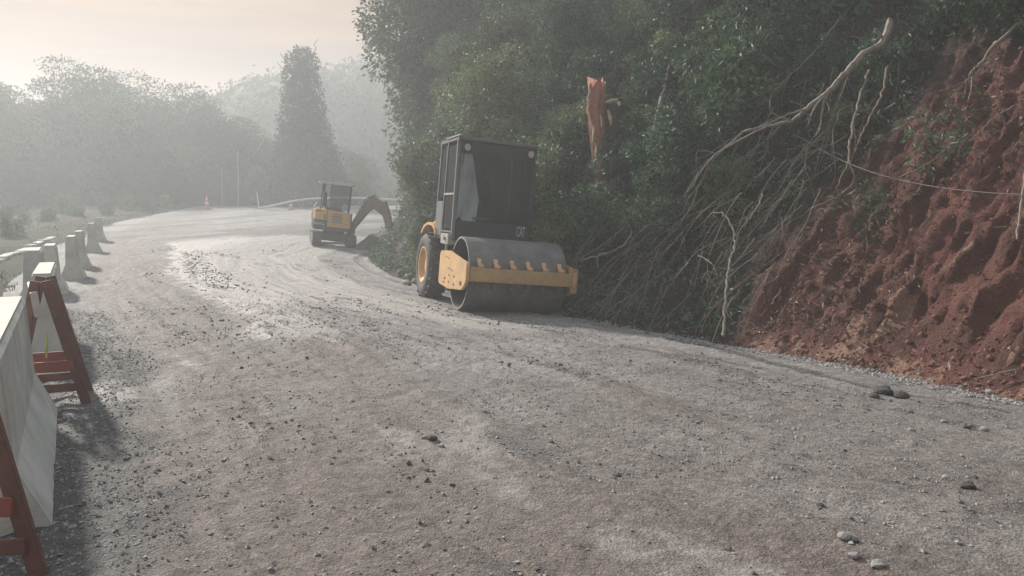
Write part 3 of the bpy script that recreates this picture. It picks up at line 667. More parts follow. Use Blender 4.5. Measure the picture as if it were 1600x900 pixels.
# grass of the field
n = 16000; X = rng.uniform(-34, -3.5, n); Y = rng.uniform(13, 62, n); q, w = qw(X, Y); keep = (w < wl(q) - 0.7) & (X > -0.68 * Y) & (fbm(X * 0.4, Y * 0.4, 3, 161) > 0.42)
X, Y = X[keep], Y[keep]; n = len(X)
ii = np.clip(np.searchsorted(xs_f, X), 0, len(xs_f) - 1); jj = np.clip(np.searchsorted(ys_f, Y), 0, len(ys_f) - 1)
V, Q = leaf_arrays(np.stack([X, Y, Z_f[ii, jj] - 0.03], -1), 0.2, 0.14, np.array([[0, 0, 1.3]]), 0.0)
tag(link('grass', leaf_mesh('grass', V, Q, rng.uniform(0, 1, n)), M_grass), 'rough dry grass tufts growing over the field beyond the barriers', 'grass', kind='stuff')

# ================================================================== FALLEN BRANCHES, STUMP, CABLE
def spline(P, k=6):
    P = [np.array(p, float) for p in P]; out = []
    for i in range(len(P) - 1):
        a = P[max(i - 1, 0)]; b = P[i]; c = P[i + 1]; d = P[min(i + 2, len(P) - 1)]
        for j in range(k):
            t = j / k; out.append(0.5 * ((2 * b) + (c - a) * t + (2 * a - 5 * b + 4 * c - d) * t * t + (3 * b - a - 3 * c + d) * t ** 3))
    out.append(P[-1]); return out
def smooth_depth(pts):
    """points on the slope, with the depth steps between neighbours evened out"""
    Ys_ = np.array([p[1] for p in pts]); k = np.polyfit(np.arange(len(Ys_)), Ys_, 2 if len(Ys_) > 3 else 1); fit = np.polyval(k, np.arange(len(Ys_)))
    return fit
def branch(name, px, r0, r1, label, m, pull=0.45, sub=(), group=None, cat='branch', n=7, jit=0.008):
    hp = [hit(x, y, pull + (0.45 if px[0][0] < 1420 and pull < 2 else 0)) for x, y in px]; Yf_ = smooth_depth(hp) if len(hp) > 2 else [p[1] for p in hp]
    P = spline([at(x, y, max(Yd, 3)) for (x, y), Yd in zip(px, Yf_)])
    gg_ = np.random.default_rng(int(px[0][0] * 7 + px[0][1])); P = [p + gg_.normal(size=3) * jit for p in P]
    K = len(P); r0 *= 0.72; r1 *= 0.72; rad = [(r0 + (r1 - r0) * i / (K - 1)) * gg_.uniform(0.88, 1.12) for i in range(K)]
    mb_ = MB().tube(P, rad, n)
    if not sub:
        o = mb_.build(name, m, smooth=True)
    else:
        o = empty(name, P[0]); c = mb_.build('limb', m, o, smooth=True); c.matrix_parent_inverse = Matrix.Translation(-Vector(P[0]))
        for sp_, s0, s1 in sub:
            j = min(range(K), key=lambda i: np.linalg.norm(P[i] - at(sp_[0][0], sp_[0][1], P[i][1])))
            Yb = P[j][1]; Ps = spline([P[j]] + [at(x, y, Yb - 0.06 * (i + 1)) for i, (x, y) in enumerate(sp_[1:])], 4)
            Ps = [p + gg_.normal(size=3) * jit * 0.7 for p in Ps]
            c = MB().tube(Ps, [s0 + (s1 - s0) * i / (len(Ps) - 1) for i in range(len(Ps))], 5).build('side_branch', m, o, smooth=True)
            c.matrix_parent_inverse = Matrix.Translation(-Vector(P[0]))
    return tag(o, label, cat, group)

branch('fallen_branch', [(1392, 30), (1380, 66), (1345, 88), (1318, 118), (1292, 146), (1262, 168), (1240, 188), (1195, 198), (1160, 208), (1120, 240), (1080, 272)], 0.085, 0.018,
       'thick pale bent branch hanging down the wooded bank with forked twigs', M_branch, 0.7,
       sub=[([(1380, 66), (1370, 44), (1366, 52)], 0.03, 0.008), ([(1290, 148), (1284, 172), (1281, 200), (1273, 214)], 0.024, 0.006), ([(1290, 148), (1272, 170), (1262, 196)], 0.02, 0.005),
            ([(1286, 150), (1296, 168), (1292, 178)], 0.016, 0.004), ([(1262, 168), (1240, 176), (1206, 190), (1160, 206)], 0.02, 0.006), ([(1240, 188), (1205, 176), (1204, 150)], 0.018, 0.006),
            ([(1195, 198), (1150, 222), (1110, 250), (1075, 300)], 0.018, 0.006), ([(1160, 208), (1128, 236), (1092, 268), (1068, 310)], 0.016, 0.005), ([(1120, 240), (1090, 236), (1088, 262)], 0.012, 0.004)])
branch('fallen_branch', [(1258, 40), (1215, 58), (1180, 72), (1148, 92)], 0.05, 0.012, 'grey limb lying sideways high on the green bank', M_branch, 0.6)
branch('fallen_branch', [(1312, 28), (1280, 72), (1246, 108), (1222, 130), (1205, 150), (1204, 178)], 0.022, 0.012, 'thin brown stem leaning through leaves above the bare red gap', M_twig, 0.6)
branch('fallen_branch', [(1358, 108), (1345, 150), (1334, 190), (1327, 225), (1328, 256), (1335, 280), (1312, 306), (1280, 320), (1258, 332)], 0.028, 0.014, 'twisted pale stem dropping down the bank to a forked foot', M_twig, 0.4,
       sub=[([(1328, 250), (1316, 275), (1306, 296)], 0.014, 0.005), ([(1312, 306), (1290, 328)], 0.01, 0.004)])
branch('fallen_branch', [(1386, 102), (1378, 145), (1360, 182), (1345, 214), (1336, 236)], 0.024, 0.015, 'slim grey stem running down beside the twisted pale stem', M_twig, 0.4)
branch('fallen_branch', [(1598, 32), (1560, 66), (1538, 92), (1520, 112), (1512, 126), (1492, 136), (1468, 143)], 0.045, 0.012, 'dark root snaking down the bare red soil near the bank top', M_twig, 0.25,
       sub=[([(1520, 112), (1518, 140), (1512, 158)], 0.016, 0.006), ([(1512, 126), (1500, 180), (1488, 206)], 0.012, 0.006)])
branch('fallen_branch', [(1130, 526), (1133, 480), (1136, 440), (1140, 410), (1148, 385), (1146, 362), (1136, 340), (1120, 332), (1104, 340)], 0.030, 0.012, 'pale bent sapling hooked at the top rising from the foot of the bank', M_branch, 0.28,
       sub=[([(1148, 388), (1152, 376), (1149, 366)], 0.014, 0.01), ([(1135, 470), (1137, 490), (1144, 500)], 0.012, 0.006), ([(1142, 352), (1152, 353)], 0.008, 0.006)])
branch('fallen_branch', [(1192, 304), (1178, 332), (1160, 356), (1148, 380)], 0.02, 0.014, 'straight bare stick leaning onto the hooked sapling', M_branch, 0.4)
branch('fallen_branch', [(1090, 400), (1108, 408), (1117, 420), (1119, 430), (1107, 424), (1094, 440)], 0.012, 0.007, 'small curled twig on green leaves of the lower bank', M_branch, 0.35)
branch('fallen_branch', [(1602, 270), (1596, 320), (1588, 376)], 0.024, 0.016, 'pale stick hanging against the bright red soil', M_branch, 0.3)
branch('fallen_branch', [(1075, 410), (1055, 432), (1036, 445), (1028, 465), (1018, 488)], 0.016, 0.008, 'thin crooked twig low on the leafy bank', M_twig, 0.35)
branch('fallen_branch', [(1040, 425), (1010, 445), (985, 462), (962, 478), (944, 495)], 0.015, 0.008, 'long straight twig slanting to the gravel at the bank foot', M_twig, 0.35)
branch('fallen_branch', [(1050, 335), (1020, 362), (995, 378), (975, 396)], 0.016, 0.010, 'dark stick slanting across bare soil on the lower bank', M_twig, 0.35)
branch('fallen_branch', [(990, 360), (975, 382), (955, 394), (925, 402), (897, 410)], 0.028, 0.014, 'forked dead branch pointing at the drum bumper end', M_branch, 0.5,
       sub=[([(955, 394), (935, 398), (934, 418)], 0.014, 0.006), ([(925, 402), (908, 404)], 0.012, 0.005)])
branch('fallen_branch', [(982, 350), (960, 368), (945, 380), (920, 396), (898, 409)], 0.018, 0.010, 'grey dead branch lying above the forked dead branch', M_branch, 0.55)
branch('fallen_branch', [(928, 365), (914, 380), (898, 402)], 0.014, 0.008, 'short twig rising behind the drum bumper end', M_branch, 0.6)
branch('fallen_branch', [(1002, 278), (1040, 266), (1080, 252), (1112, 238), (1140, 218)], 0.011, 0.010, 'long taut vine stretched across the dark shrubs', M_branch, 0.8)
branch('fallen_branch', [(1110, 250), (1092, 290), (1078, 325), (1060, 352), (1040, 372)], 0.016, 0.006, 'drooping twig among shrubs under the pale bent branch', M_twig, 0.6,
       sub=[([(1092, 290), (1075, 312), (1066, 336)], 0.009, 0.004), ([(1078, 325), (1100, 335)], 0.008, 0.004)])
branch('fallen_branch', [(1400, 280), (1440, 262), (1470, 240), (1482, 226)], 0.012, 0.008, 'thin brown root half buried in the red soil', M_twig, 0.2)
branch('fallen_branch', [(1585, 165), (1560, 180), (1540, 196), (1524, 215)], 0.014, 0.010, 'short root poking from the shaded red soil', M_twig, 0.2)
branch('fallen_branch', [(1205, 475), (1222, 452)], 0.014, 0.012, 'short pale stick lying on the dark lower soil', M_branch, 0.15)
branch('fallen_branch', [(612, 318), (622, 336), (640, 354), (660, 364)], 0.022, 0.015, 'pale curved vine hanging behind the roller tyre', M_branch, 0.8)
# dead stems and twigs tumbled down the bank
gb = np.random.default_rng(77)
def dead_stem(px, py, ln, ang, r, m_, pull=None):
    a0 = hit(px, py, pull or gb.uniform(0.35, 0.85)); d = np.array([-math.cos(ang) * 0.8, -0.25 * math.cos(ang), math.sin(ang)]); d /= np.linalg.norm(d)
    pts = [a0]; n_ = 6
    for k in range(n_):
        d = d + gb.normal(size=3) * 0.13; d[2] -= 0.05 if ang < 0 else -0.02; d /= np.linalg.norm(d); pts.append(pts[-1] + d * ln / n_)
    P_ = spline(pts, 3); mb_ = MB().tube(P_, [r * (1 - 0.75 * k / (len(P_) - 1)) for k in range(len(P_))], 5, cap=False)
    for _ in range(int(gb.integers(2, 6))):
        j = int(gb.integers(4, len(P_) - 2)); dd = (P_[j + 1] - P_[j]) / (np.linalg.norm(P_[j + 1] - P_[j]) + 1e-9) + gb.normal(size=3) * 0.55; dd /= np.linalg.norm(dd); l2 = ln * gb.uniform(0.15, 0.4)
        q1 = P_[j] + dd * l2 * 0.5; q2 = q1 + (dd + gb.normal(size=3) * 0.3) * l2 * 0.5; mb_.tube([P_[j], q1, q2], [r * 0.5, r * 0.35, r * 0.15], 4, cap=False)
    o = mb_.build('dead_stem', m_, smooth=True)
    mid = P_[len(P_) // 2]
    return tag(o, ('long ' if ln > 1.9 else 'short ' if ln < 1.1 else '') + ('pale' if m_ is M_branch else 'brown') + ' dead stem lying on the bank ' + spot(*mid), 'branch', 'dead stems on the bank')
for k in range(95):
    f = gb.uniform(); px = gb.uniform(960, 1420); py = gb.uniform(90, 470) if px > 1080 else gb.uniform(280, 470)
    if py > 520 - 0.0 * px or px > 1130 + (520 - py) * 0.78: continue
    ang = gb.choice([R(-38), R(-55), R(-25), R(-75)], p=[0.4, 0.3, 0.2, 0.1]) + gb.normal(0, 0.15)
    dead_stem(px, py, gb.uniform(0.7, 2.5), ang, gb.uniform(0.005, 0.011), M_branch if gb.uniform() < 0.3 else M_twig)
for k in range(70):
    px = gb.uniform(1060, 1400); py = gb.uniform(100, 350)
    if px > 1130 + (520 - py) * 0.74: continue
    a0_ = gb.choice([R(-35), R(-50), R(-20), R(-68)]) + gb.normal(0, 0.2)
    dead_stem(px, py, gb.uniform(0.6, 1.8), a0_, gb.uniform(0.004, 0.008), M_branch if gb.uniform() < 0.6 else M_twig, gb.uniform(0.7, 1.15))
# bare stems in the wood
branch('bare_trunk', [(1020, 212), (1030, 166), (1040, 130), (1051, 84)], 0.06, 0.04, 'straight grey trunk in dark shrubs right of the broken stump', M_bark, 2.3, cat='tree trunk')
# cable slung over the bank
P = [hit(x, y, 0.35) for x, y in ((1245, 212), (1310, 248), (1372, 272), (1450, 290), (1530, 300), (1610, 305))]
fitY = smooth_depth(P); P = spline([at(x, y, Yd) for (x, y), Yd in zip(((1245, 212), (1310, 248), (1372, 272), (1450, 290), (1530, 300), (1610, 305)), fitY)])
tag(MB().tube(P, 0.0065, 6).build('cable', mat('cable_grey', (0.17, 0.15, 0.135), 0.7), smooth=True), 'thin taut cable slung across the bare red bank', 'cable')

# broken stump with torn orange heartwood
sp0 = STUMP; sy = sp0[1]; pm = sy / F
st = empty('broken_stump', tuple(at(945, 262, sy)))
M_heart = mat('torn_heartwood', (0.34, 0.135, 0.08), 0.8, col2=(0.19, 0.08, 0.05), scale=7, bump=0.7, bscale=25)
M_sap = mat('pale_splinter', (0.46, 0.36, 0.26), 0.8, col2=(0.27, 0.2, 0.14), scale=12)
def rel(px, py, dy=0.0): return tuple(at(px, py, sy + dy) - np.array(st.location))
gs = np.random.default_rng(44)
def ragged(pts, rad, n=14, top=0.0, amp=0.12, seed=0):
    """tapered trunk piece with a torn upper rim"""
    gg_ = np.random.default_rng(seed); mbx = MB(); V = []; nf = len(pts)
    for k, (p, r) in enumerate(zip(pts, rad)):
        for j in range(n):
            a = 2 * math.pi * j / n; rr_ = r * (1 + gg_.normal(0, amp)); z = gg_.uniform(-1, 1) * top if k == nf - 1 else 0
            V.append((p[0] + math.cos(a) * rr_, p[1] + math.sin(a) * rr_ * 0.8, p[2] + z))
    Fc = [(k * n + j, k * n + (j + 1) % n, (k + 1) * n + (j + 1) % n, (k + 1) * n + j) for k in range(nf - 1) for j in range(n)] + [tuple((nf - 1) * n + j for j in range(n))]
    return mbx.add(V, Fc)
ragged([rel(944, 375, 0.1), rel(946, 290, 0.05), rel(947, 262, 0.0), rel(949, 235, 0.0), rel(951, 200, 0.0), rel(953, 164, 0.0)], [0.36, 0.32, 0.29, 0.27, 0.25, 0.20], 16, 0.12, 0.11, 1).build('bark', M_barkd, st, smooth=True)
ragged([rel(940, 285, -0.2), rel(934, 205, -0.24), rel(930, 172, -0.2), rel(933, 150, -0.18), rel(931, 130, -0.15)], [0.13, 0.14, 0.16, 0.17, 0.15], 18, 0.14, 0.14, 2).build('heartwood', M_heart, st, smooth=True)
for (a_, b_, r0) in (((946, 160), (967, 156), 0.05), ((922, 140), (917, 158), 0.025), ((928, 195), (926, 222), 0.03), ((932, 226), (930, 246), 0.03), ((938, 180), (940, 200), 0.03), ((950, 172), (955, 196), 0.045)):
    m_ = M_sap; A, B_ = np.array(rel(*a_, -0.32)), np.array(rel(*b_, -0.42)); MB().tube([A, (A + B_) / 2 + 0.01, B_], [r0 * 0.5, r0, r0 * 0.2], 5).build('splinter', m_, st)
tag(st, 'broken tree stump with torn orange heartwood on the leafy hillside', 'stump')

# ================================================================== CONCRETE BARRIERS
M_conc = mat('weathered_concrete', (0.62, 0.62, 0.59), 0.85, col2=(0.37, 0.38, 0.355), scale=2.6, bump=0.35, bscale=45, detail=9)
M_conc_lit = mat('sunlit_concrete', (0.62, 0.59, 0.52), 0.85, col2=(0.47, 0.45, 0.40), scale=5, bump=0.3, bscale=45, detail=9)  # creamier tone paints in the sun on the barrier tops
NJ = [(-0.28, 0), (-0.28, 0.05), (-0.14, 0.36), (-0.105, 0.92), (-0.085, 0.96), (0.085, 0.96), (0.105, 0.92), (0.14, 0.36), (0.28, 0.05), (0.28, 0)]
def barrier(x, y, ang, length, label, top=1.0, wx=1.0):
    """x, y: middle of the end nearer the road start; ang: heading left of +Y in degrees"""
    root = empty('concrete_barrier', (x, y, gz(x, y) - 0.03), (0, 0, R(ang)))
    poly = [(a * wx, b * top) for a, b in NJ]
    b = MB().prism(poly, 0, length, 'y').build('body', M_conc, root, bevel=0.012)
    MB().box((0, length / 2, 0.96 * top + 0.004), (0.165 * wx, length - 0.03, 0.012)).build('cap', M_conc_lit, root)  # thin slab carrying the painted sunlit top
    return tag(root, label, 'barrier', 'concrete barriers along the road edge')
barrier(-3.92 + 0.485 * 2.75, 6.2 - 0.874 * 2.75, 29, 2.75, 'long concrete barrier standing between the two A-frame barricades')
barrier(-4.93, 8.35, 28.5, 2.0, 'concrete barrier just behind the A-frame barricade with the white plank')
barrier(-7.62, 12.7, 29, 1.2, 'concrete barrier set back from the road beside the grass edge strip', wx=1.15)
barrier(-8.45, 14.6, 28, 1.0, 'concrete barrier half hidden behind the one by the grass edge strip', 0.97)
for x_, y_, a_ in ((-9.6, 17.4, 26.5), (-10.95, 20.2, 25.5), (-13.55, 25.8, 24.5), (-16.0, 31.0, 24)):
    barrier(x_, y_, a_, 1.1, wx=0.88, label= {0: 'first of four spaced concrete barriers leading along the far road edge', 1: 'second of four spaced concrete barriers leading along the far road edge', 2: 'third of four spaced concrete barriers leading along the far road edge', 3: 'last concrete barrier of the row, farthest down the road'}[(-9.6, -10.95, -13.55, -16.0).index(x_)])
# old edge strip in the field
P0, P1 = at(-20, 418, 22), at(85, 377, 33.5)
P0 = np.array([-14.4, 22.0]); P1 = np.array([-19.2, 33.5])
mb = MB(); d = P1 - P0; Ln = np.linalg.norm(d); d /= Ln
edge = empty('edge_kerb', (P0[0], P0[1], fz(*P0) + 0.02), (0, math.atan2(fz(*P0) - fz(*P1), Ln) * 0, math.atan2(d[1], d[0])))
for k in range(8):
    x0 = k * Ln / 8; xm = x0 + Ln / 16; pz = fz(*(P0 + d * xm)) - fz(*P0)
    MB().box((xm, 0, pz - 0.01), (Ln / 8 - 0.03 - 0.1 * (k % 3), 0.28, 0.13), (0, R((-1) ** k * 1.2), R((-1) ** (k // 2) * 1.0))).build('kerb_stone', M_conc, edge, bevel=0.02)
tag(edge, 'row of pale kerb stones half sunk in the field beyond the barriers', 'kerb')

# ================================================================== A-FRAME BARRICADES
M_redp = mat('faded_red_paint', (0.20, 0.098, 0.078), 0.75, col2=(0.12, 0.062, 0.054), scale=7, bump=0.3, bscale=60)
M_orng = mat('orange_red_paint', (0.31, 0.095, 0.075), 0.7, col2=(0.21, 0.075, 0.06), scale=7)
M_whp = mat('white_plank_paint', (0.62, 0.60, 0.56), 0.7, col2=(0.42, 0.40, 0.37), scale=9)
M_yel = mat('yellow_tag', (0.55, 0.55, 0.12), 0.6)
def barricade(x, y, ang, label, spread=0.24, top=1.12, length=1.2, plank=True):
    root = empty('barricade', (x, y, gz(x, y)), (0, 0, R(ang)))
    for yy in (0, length):
        for sgn in (-1, 1):
            a = Vector((sgn * spread, yy, 0.0)); b = Vector((sgn * 0.035, yy, top)); ax = (b - a).normalized()
            rot = ax.to_track_quat('Z', 'Y').to_euler(); c = (a + b) / 2
            o = MB().box((0, 0, 0), (0.075, 0.035, (b - a).length)).build('leg', M_redp, root, bevel=0.004); o.location = c; o.rotation_euler = (0, math.atan2(ax.x, ax.z), 0)
        MB().box((0, yy - 0.03, 0.34), (spread * 1.45, 0.024, 0.085)).build('crossbar', M_orng, root, bevel=0.004)
        MB().box((0, yy - 0.03, 0.16), (spread * 1.75, 0.024, 0.07)).build('crossbar', M_redp, root, bevel=0.004)
    if plank:
        MB().box((-0.09, length / 2 + 0.2, 0.86), (0.055, length + 0.62, 0.20), (0, R(-7), R(6))).build('plank', M_whp, root, bevel=0.004)
    return tag(root, label, 'barricade', 'A-frame barricades beside the barriers')
b2 = barricade(-3.80, 6.42, 26, 'A-frame barricade with white plank in the gap between two concrete barriers', spread=0.28, length=0.5, top=1.04)
MB().tube([(0.03, -0.05, 0.62), (0.02, -0.06, 0.5), (0.015, -0.06, 0.42)], [0.004, 0.013, 0.006], 6).build('tag', M_yel, b2)
barricade(-2.37, 3.36, 8, 'A-frame barricade of faded red boards before the end of the long barrier', spread=0.28, top=1.12, plank=False, length=-0.9)

# ================================================================== CONES, RAIL, POSTS
M_cone = mat('cone_orange', (0.62, 0.13, 0.06), 0.55, var=0.2)
M_white = mat('white_paint', (0.62, 0.62, 0.60), 0.6, var=0.2)
def cone(px, Y, h, label):
    p = at(px, 324, Y); r = empty('traffic_cone', (p[0], Y, gz(p[0], Y)))
    def rad(t): return h * (0.19 - 0.16 * t)
    MB().prism([(-0.25 * h, -0.25 * h), (0.25 * h, -0.25 * h), (0.25 * h, 0.25 * h), (-0.25 * h, 0.25 * h)], 0, 0.05 * h, 'z').build('base', M_cone, r, bevel=0.01)
    for a, b, m_, nm in ((0.05, 0.36, M_cone, 'cone_body'), (0.36, 0.52, M_white, 'reflective_band'), (0.52, 0.68, M_cone, 'cone_body'), (0.68, 0.82, M_white, 'reflective_band'), (0.82, 1.0, M_cone, 'cone_body')):
        MB().lathe([(a * h, rad(a)), (b * h, rad(b))], 18, 'z').build(nm, m_, r, smooth=True)
    return tag(r, label, 'traffic cone', 'traffic cones at the road end')
cone(323.5, 58.5, 1.0, 'orange and white traffic cone standing alone before the hazy wood')
cone(454.5, 57.5, 0.78, 'orange and white traffic cone in front of the long white rail')
P = spline([at(404, 325.5, 58.6), at(432, 320, 58.8), at(462, 313.5, 59), at(492, 310.2, 59.2), at(530, 309, 59.5), at(575, 310, 60), at(640, 313, 60.5)], 5)
rail = empty('guard_rail', tuple(P[0]))
inv = Matrix.Translation(-Vector(P[0]))
o = MB().tube(P, 0.075, 8).build('rail', M_white, rail, smooth=True); o.matrix_parent_inverse = inv
for px in (476, 512, 552, 592):
    j = min(range(len(P)), key=lambda i: abs(800 + F * P[i][0] / P[i][1] - px)); a = P[j]
    o = MB().cyl((a[0], a[1] + 0.1, gz(a[0], a[1]) - 0.2), (a[0], a[1] + 0.1, a[2]), 0.05, n=8).build('post', M_bark, rail); o.matrix_parent_inverse = inv
tag(rail, 'long pale pipe rail curving down to the ground behind the mini excavator', 'guard rail')
def pole(name, p0, p1, Y, r, m_, label, cat):
    a = at(*p0, Y); b = at(*p1, Y); a[2] = gz(a[0], a[1]) - 0.2
    tag(MB().tube([a, (a + b) / 2 + np.array([0.02, 0, 0]), b], [r, r * 0.95, r * 0.85], 8).build(name, m_, smooth=True), label, cat)
pole('marker_post', (405, 325), (401, 300), 58.4, 0.045, M_white, 'thin white marker post at the low end of the rail', 'post')
pole('fence_pole', (372, 322), (371.5, 236), 61.5, 0.06, M_branch, 'tall slender pale pole before the hazy wood', 'pole')
pole('fence_pole', (347, 322), (346, 262), 61.8, 0.05, M_bark, 'shorter grey pole beside the tall slender pole', 'pole')

# ================================================================== STONES, CLODS, GRAVEL
def rock_mesh(name, seed, flat=0.7):
    gg_ = np.random.default_rng(seed); bm = bmesh.new(); bmesh.ops.create_icosphere(bm, subdivisions=2, radius=1)
    o_ = gg_.normal(size=3) * 5
    for v in bm.verts:
        n_ = v.co.normalized(); k = 0.75 + 0.5 * float(vnoise(np.array(n_.x * 1.7 + o_[0]), np.array(n_.y * 1.7 + n_.z * 1.3 + o_[1]), seed)) + gg_.normal(0, 0.05)
        v.co = n_ * k; v.co.z *= flat
    me_ = bpy.data.meshes.new(name); bm.to_mesh(me_); bm.free(); return me_
rocks = [rock_mesh('stone', 400 + k) for k in range(5)]
M_pstone = mat('pale_rubble', (0.42, 0.36, 0.30), 0.85, col2=(0.24, 0.20, 0.17), scale=6, bump=0.5)
def stone(name, px, py, size, m_, label, grp, k):
    p = hit(px, py); me_ = rocks[k % 5].copy(); o = link(name, me_, m_); z = rz_(p[0], p[1]) if wf(qw(p[0], p[1])[0]) > qw(p[0], p[1])[1] else p[2]
    o.location = (p[0], p[1], z + size * 0.3); o.scale = (size, size * 0.85, size * 0.8); o.rotation_euler = (0, 0, k * 1.3); return tag(o, label, 'stone', grp)
for k, (px, py, sz) in enumerate(((1380, 617, 0.085), (1366, 621, 0.055), (1408, 622, 0.075), (1371, 612, 0.035))):
    stone('earth_clod', px, py, sz, M_clod, 'dark earth clod on the packed gravel near the tyre track', 'dark clods by the tyre track', k)
for k, (px, py, sz) in enumerate(((642, 437, 0.17), (627, 431, 0.16), (613, 416, 0.14), (604, 424, 0.12), (594, 412, 0.13), (582, 402, 0.1), (636, 446, 0.15), (650, 444, 0.12), (648, 398, 0.1))):
    stone('rubble_stone', px, py - 2, sz, M_pstone, 'pale rubble stone at the slope foot behind the roller tyre', 'rubble at the slope foot', k)
for k, (px, py, sz) in enumerate(((1512, 765, 0.05), (1478, 752, 0.035), (1320, 850, 0.045), (1335, 852, 0.03), (1334, 878, 0.035), (1372, 892, 0.04), (1282, 790, 0.03), (1424, 672, 0.04), (1538, 674, 0.05), (1512, 672, 0.04), (1474, 662, 0.03), (1546, 614, 0.06), (676, 690, 0.045), (664, 686, 0.03), (690, 700, 0.03))):
    stone('loose_stone', px, py, sz * 0.8, M_stone if k % 3 else M_clod, 'loose stone lying on the gravel road surface', 'loose stones on the road', k)

def scatter(name, X, Y, size, m_, label, cat, flat=0.7, seed=9):
    gg_ = np.random.default_rng(seed); n_ = len(X); q_, w_ = qw(X, Y); _, _, _, zr_, _, _ = road_masks(q_, w_, X, Y); Z = ground_z(X, Y) + zr_
    base_ = np.array([[1, 0, 0], [0, 1, 0], [-1, 0, 0], [0, -1, 0], [0, 0, 0.9], [0, 0, -0.9]], float)
    V_ = base_[None] * gg_.uniform(0.55, 1.3, (n_, 6, 1)) + gg_.normal(0, 0.16, (n_, 6, 3)); a = gg_.uniform(0, 6.28, n_); c_, s_ = np.cos(a)[:, None], np.sin(a)[:, None]
    x_ = V_[..., 0] * c_ - V_[..., 1] * s_; y_ = V_[..., 0] * s_ + V_[..., 1] * c_
    V_ = np.stack([x_, y_, V_[..., 2] * flat], -1) * size[:, None, None] + np.stack([X, Y, Z + size * 0.2], -1)[:, None]
    tri = np.array([[0, 1, 4], [1, 2, 4], [2, 3, 4], [3, 0, 4], [1, 0, 5], [2, 1, 5], [3, 2, 5], [0, 3, 5]]); Fq = (np.arange(n_)[:, None, None] * 6 + tri[None]).reshape(-1, 3)
    return tag(link(name, np_mesh(name, V_.reshape(-1, 3), Fq, smooth=False), m_), label, cat, kind='stuff')
# loose gravel: dense on the left verge and along streaks, thin elsewhere
n = 150000; q = rng.uniform(0.5, 14, n) ; w = wl(q) - 0.9 + rng.uniform(0, 1, n) * (wf(q) - wl(q) + 0.8); X, Y = xy(q, w)
mu, dk, pa, _, u_, e_ = road_masks(q, w, X, Y)
keep = (rng.uniform(size=n) > 0.9 * np.exp(-((u_ - rut(q)) / 0.26) ** 4)) & (rng.uniform(size=n) < np.clip(0.035 + 0.75 * sstep(0.35, 0.7, dk) + 0.20 * sstep(0.5, 0.62, fbm(X * 1.1, Y * 1.1, 3, 171)), 0, 1) * np.clip(9.0 / (Y + 3), 0.15, 1)) & (np.abs(X) < 0.70 * Y + 0.6) & (Y > 2.0)
X, Y = X[keep], Y[keep]
scatter('gravel', X, Y, 0.004 + 0.012 * rng.uniform(0, 1, len(X)) ** 4 + 0.0004 * Y, M_stone, 'loose grey gravel strewn over the road and verge', 'gravel')
n = 26000; q = rng.uniform(0.5, 11, n); w = wl(q) + 1.2 + rng.uniform(0, 1, n) * (wf(q) - wl(q) - 1.6); X, Y = xy(q, w); uu = (wf(q) - w) * perp(q)
keep = (rng.uniform(size=n) < 0.012 + 0.30 * sstep(0.56, 0.70, fbm(q * 0.5, uu * 1.3, 4, 183)) * sstep(0.45, 0.62, fbm(X * 1.3, Y * 1.3, 3, 184))) & (np.abs(X) < 0.7 * Y + 0.5) & (Y > 2.2)
X, Y = X[keep], Y[keep]
scatter('earth_crumbs', X, Y, 0.007 + 0.020 * rng.uniform(0, 1, len(X)) ** 3, M_clod, 'dark earth crumbs loosened in patches on the near road', 'earth crumbs', 0.75, 12)
# dark crumbs of loosened soil lying in streaks on the pale packed surface
n = 60000; q = rng.uniform(11, 30, n); w = wl(q) + 1.0 + rng.uniform(0, 1, n) * (wf(q) - wl(q) - 2.0); X, Y = xy(q, w)
mu, dk, pa, _, u_, e_ = road_masks(q, w, X, Y)
st2 = fbm(q * 0.35, u_ * 1.5, 3, 181); edge_ = np.exp(-((e_ - 3.0 - 0.03 * (q - 20)) / 0.35) ** 2) * sstep(14, 16, q) * (1 - sstep(25, 27, q))
pr = np.clip(0.012 + 0.55 * sstep(0.56, 0.70, st2) * sstep(0.45, 0.6, fbm(X * 0.6, Y * 0.6, 3, 182)) + 0.8 * edge_, 0, 1) * 0.36
keep = rng.uniform(size=n) < pr; X, Y = X[keep], Y[keep]
scatter('soil_crumbs', X, Y, 0.009 + 0.026 * rng.uniform(0, 1, len(X)) ** 3, M_clod, 'dark soil crumbs lying in streaks on the pale packed road', 'soil crumbs', 0.6, 10)
n = 9000; q = rng.uniform(0.5, 13, n); w = wf(q) - rng.uniform(-0.05, 0.35, n) ** 1; X, Y = xy(q, w)
keep = (np.abs(X) < 0.7 * Y + 0.5); X, Y = X[keep], Y[keep]
scatter('edge_gravel', X, Y, 0.010 + 0.022 * rng.uniform(0, 1, len(X)) ** 3, M_stone, 'coarse gravel gathered along the foot of the red bank', 'gravel', 0.7, 11)

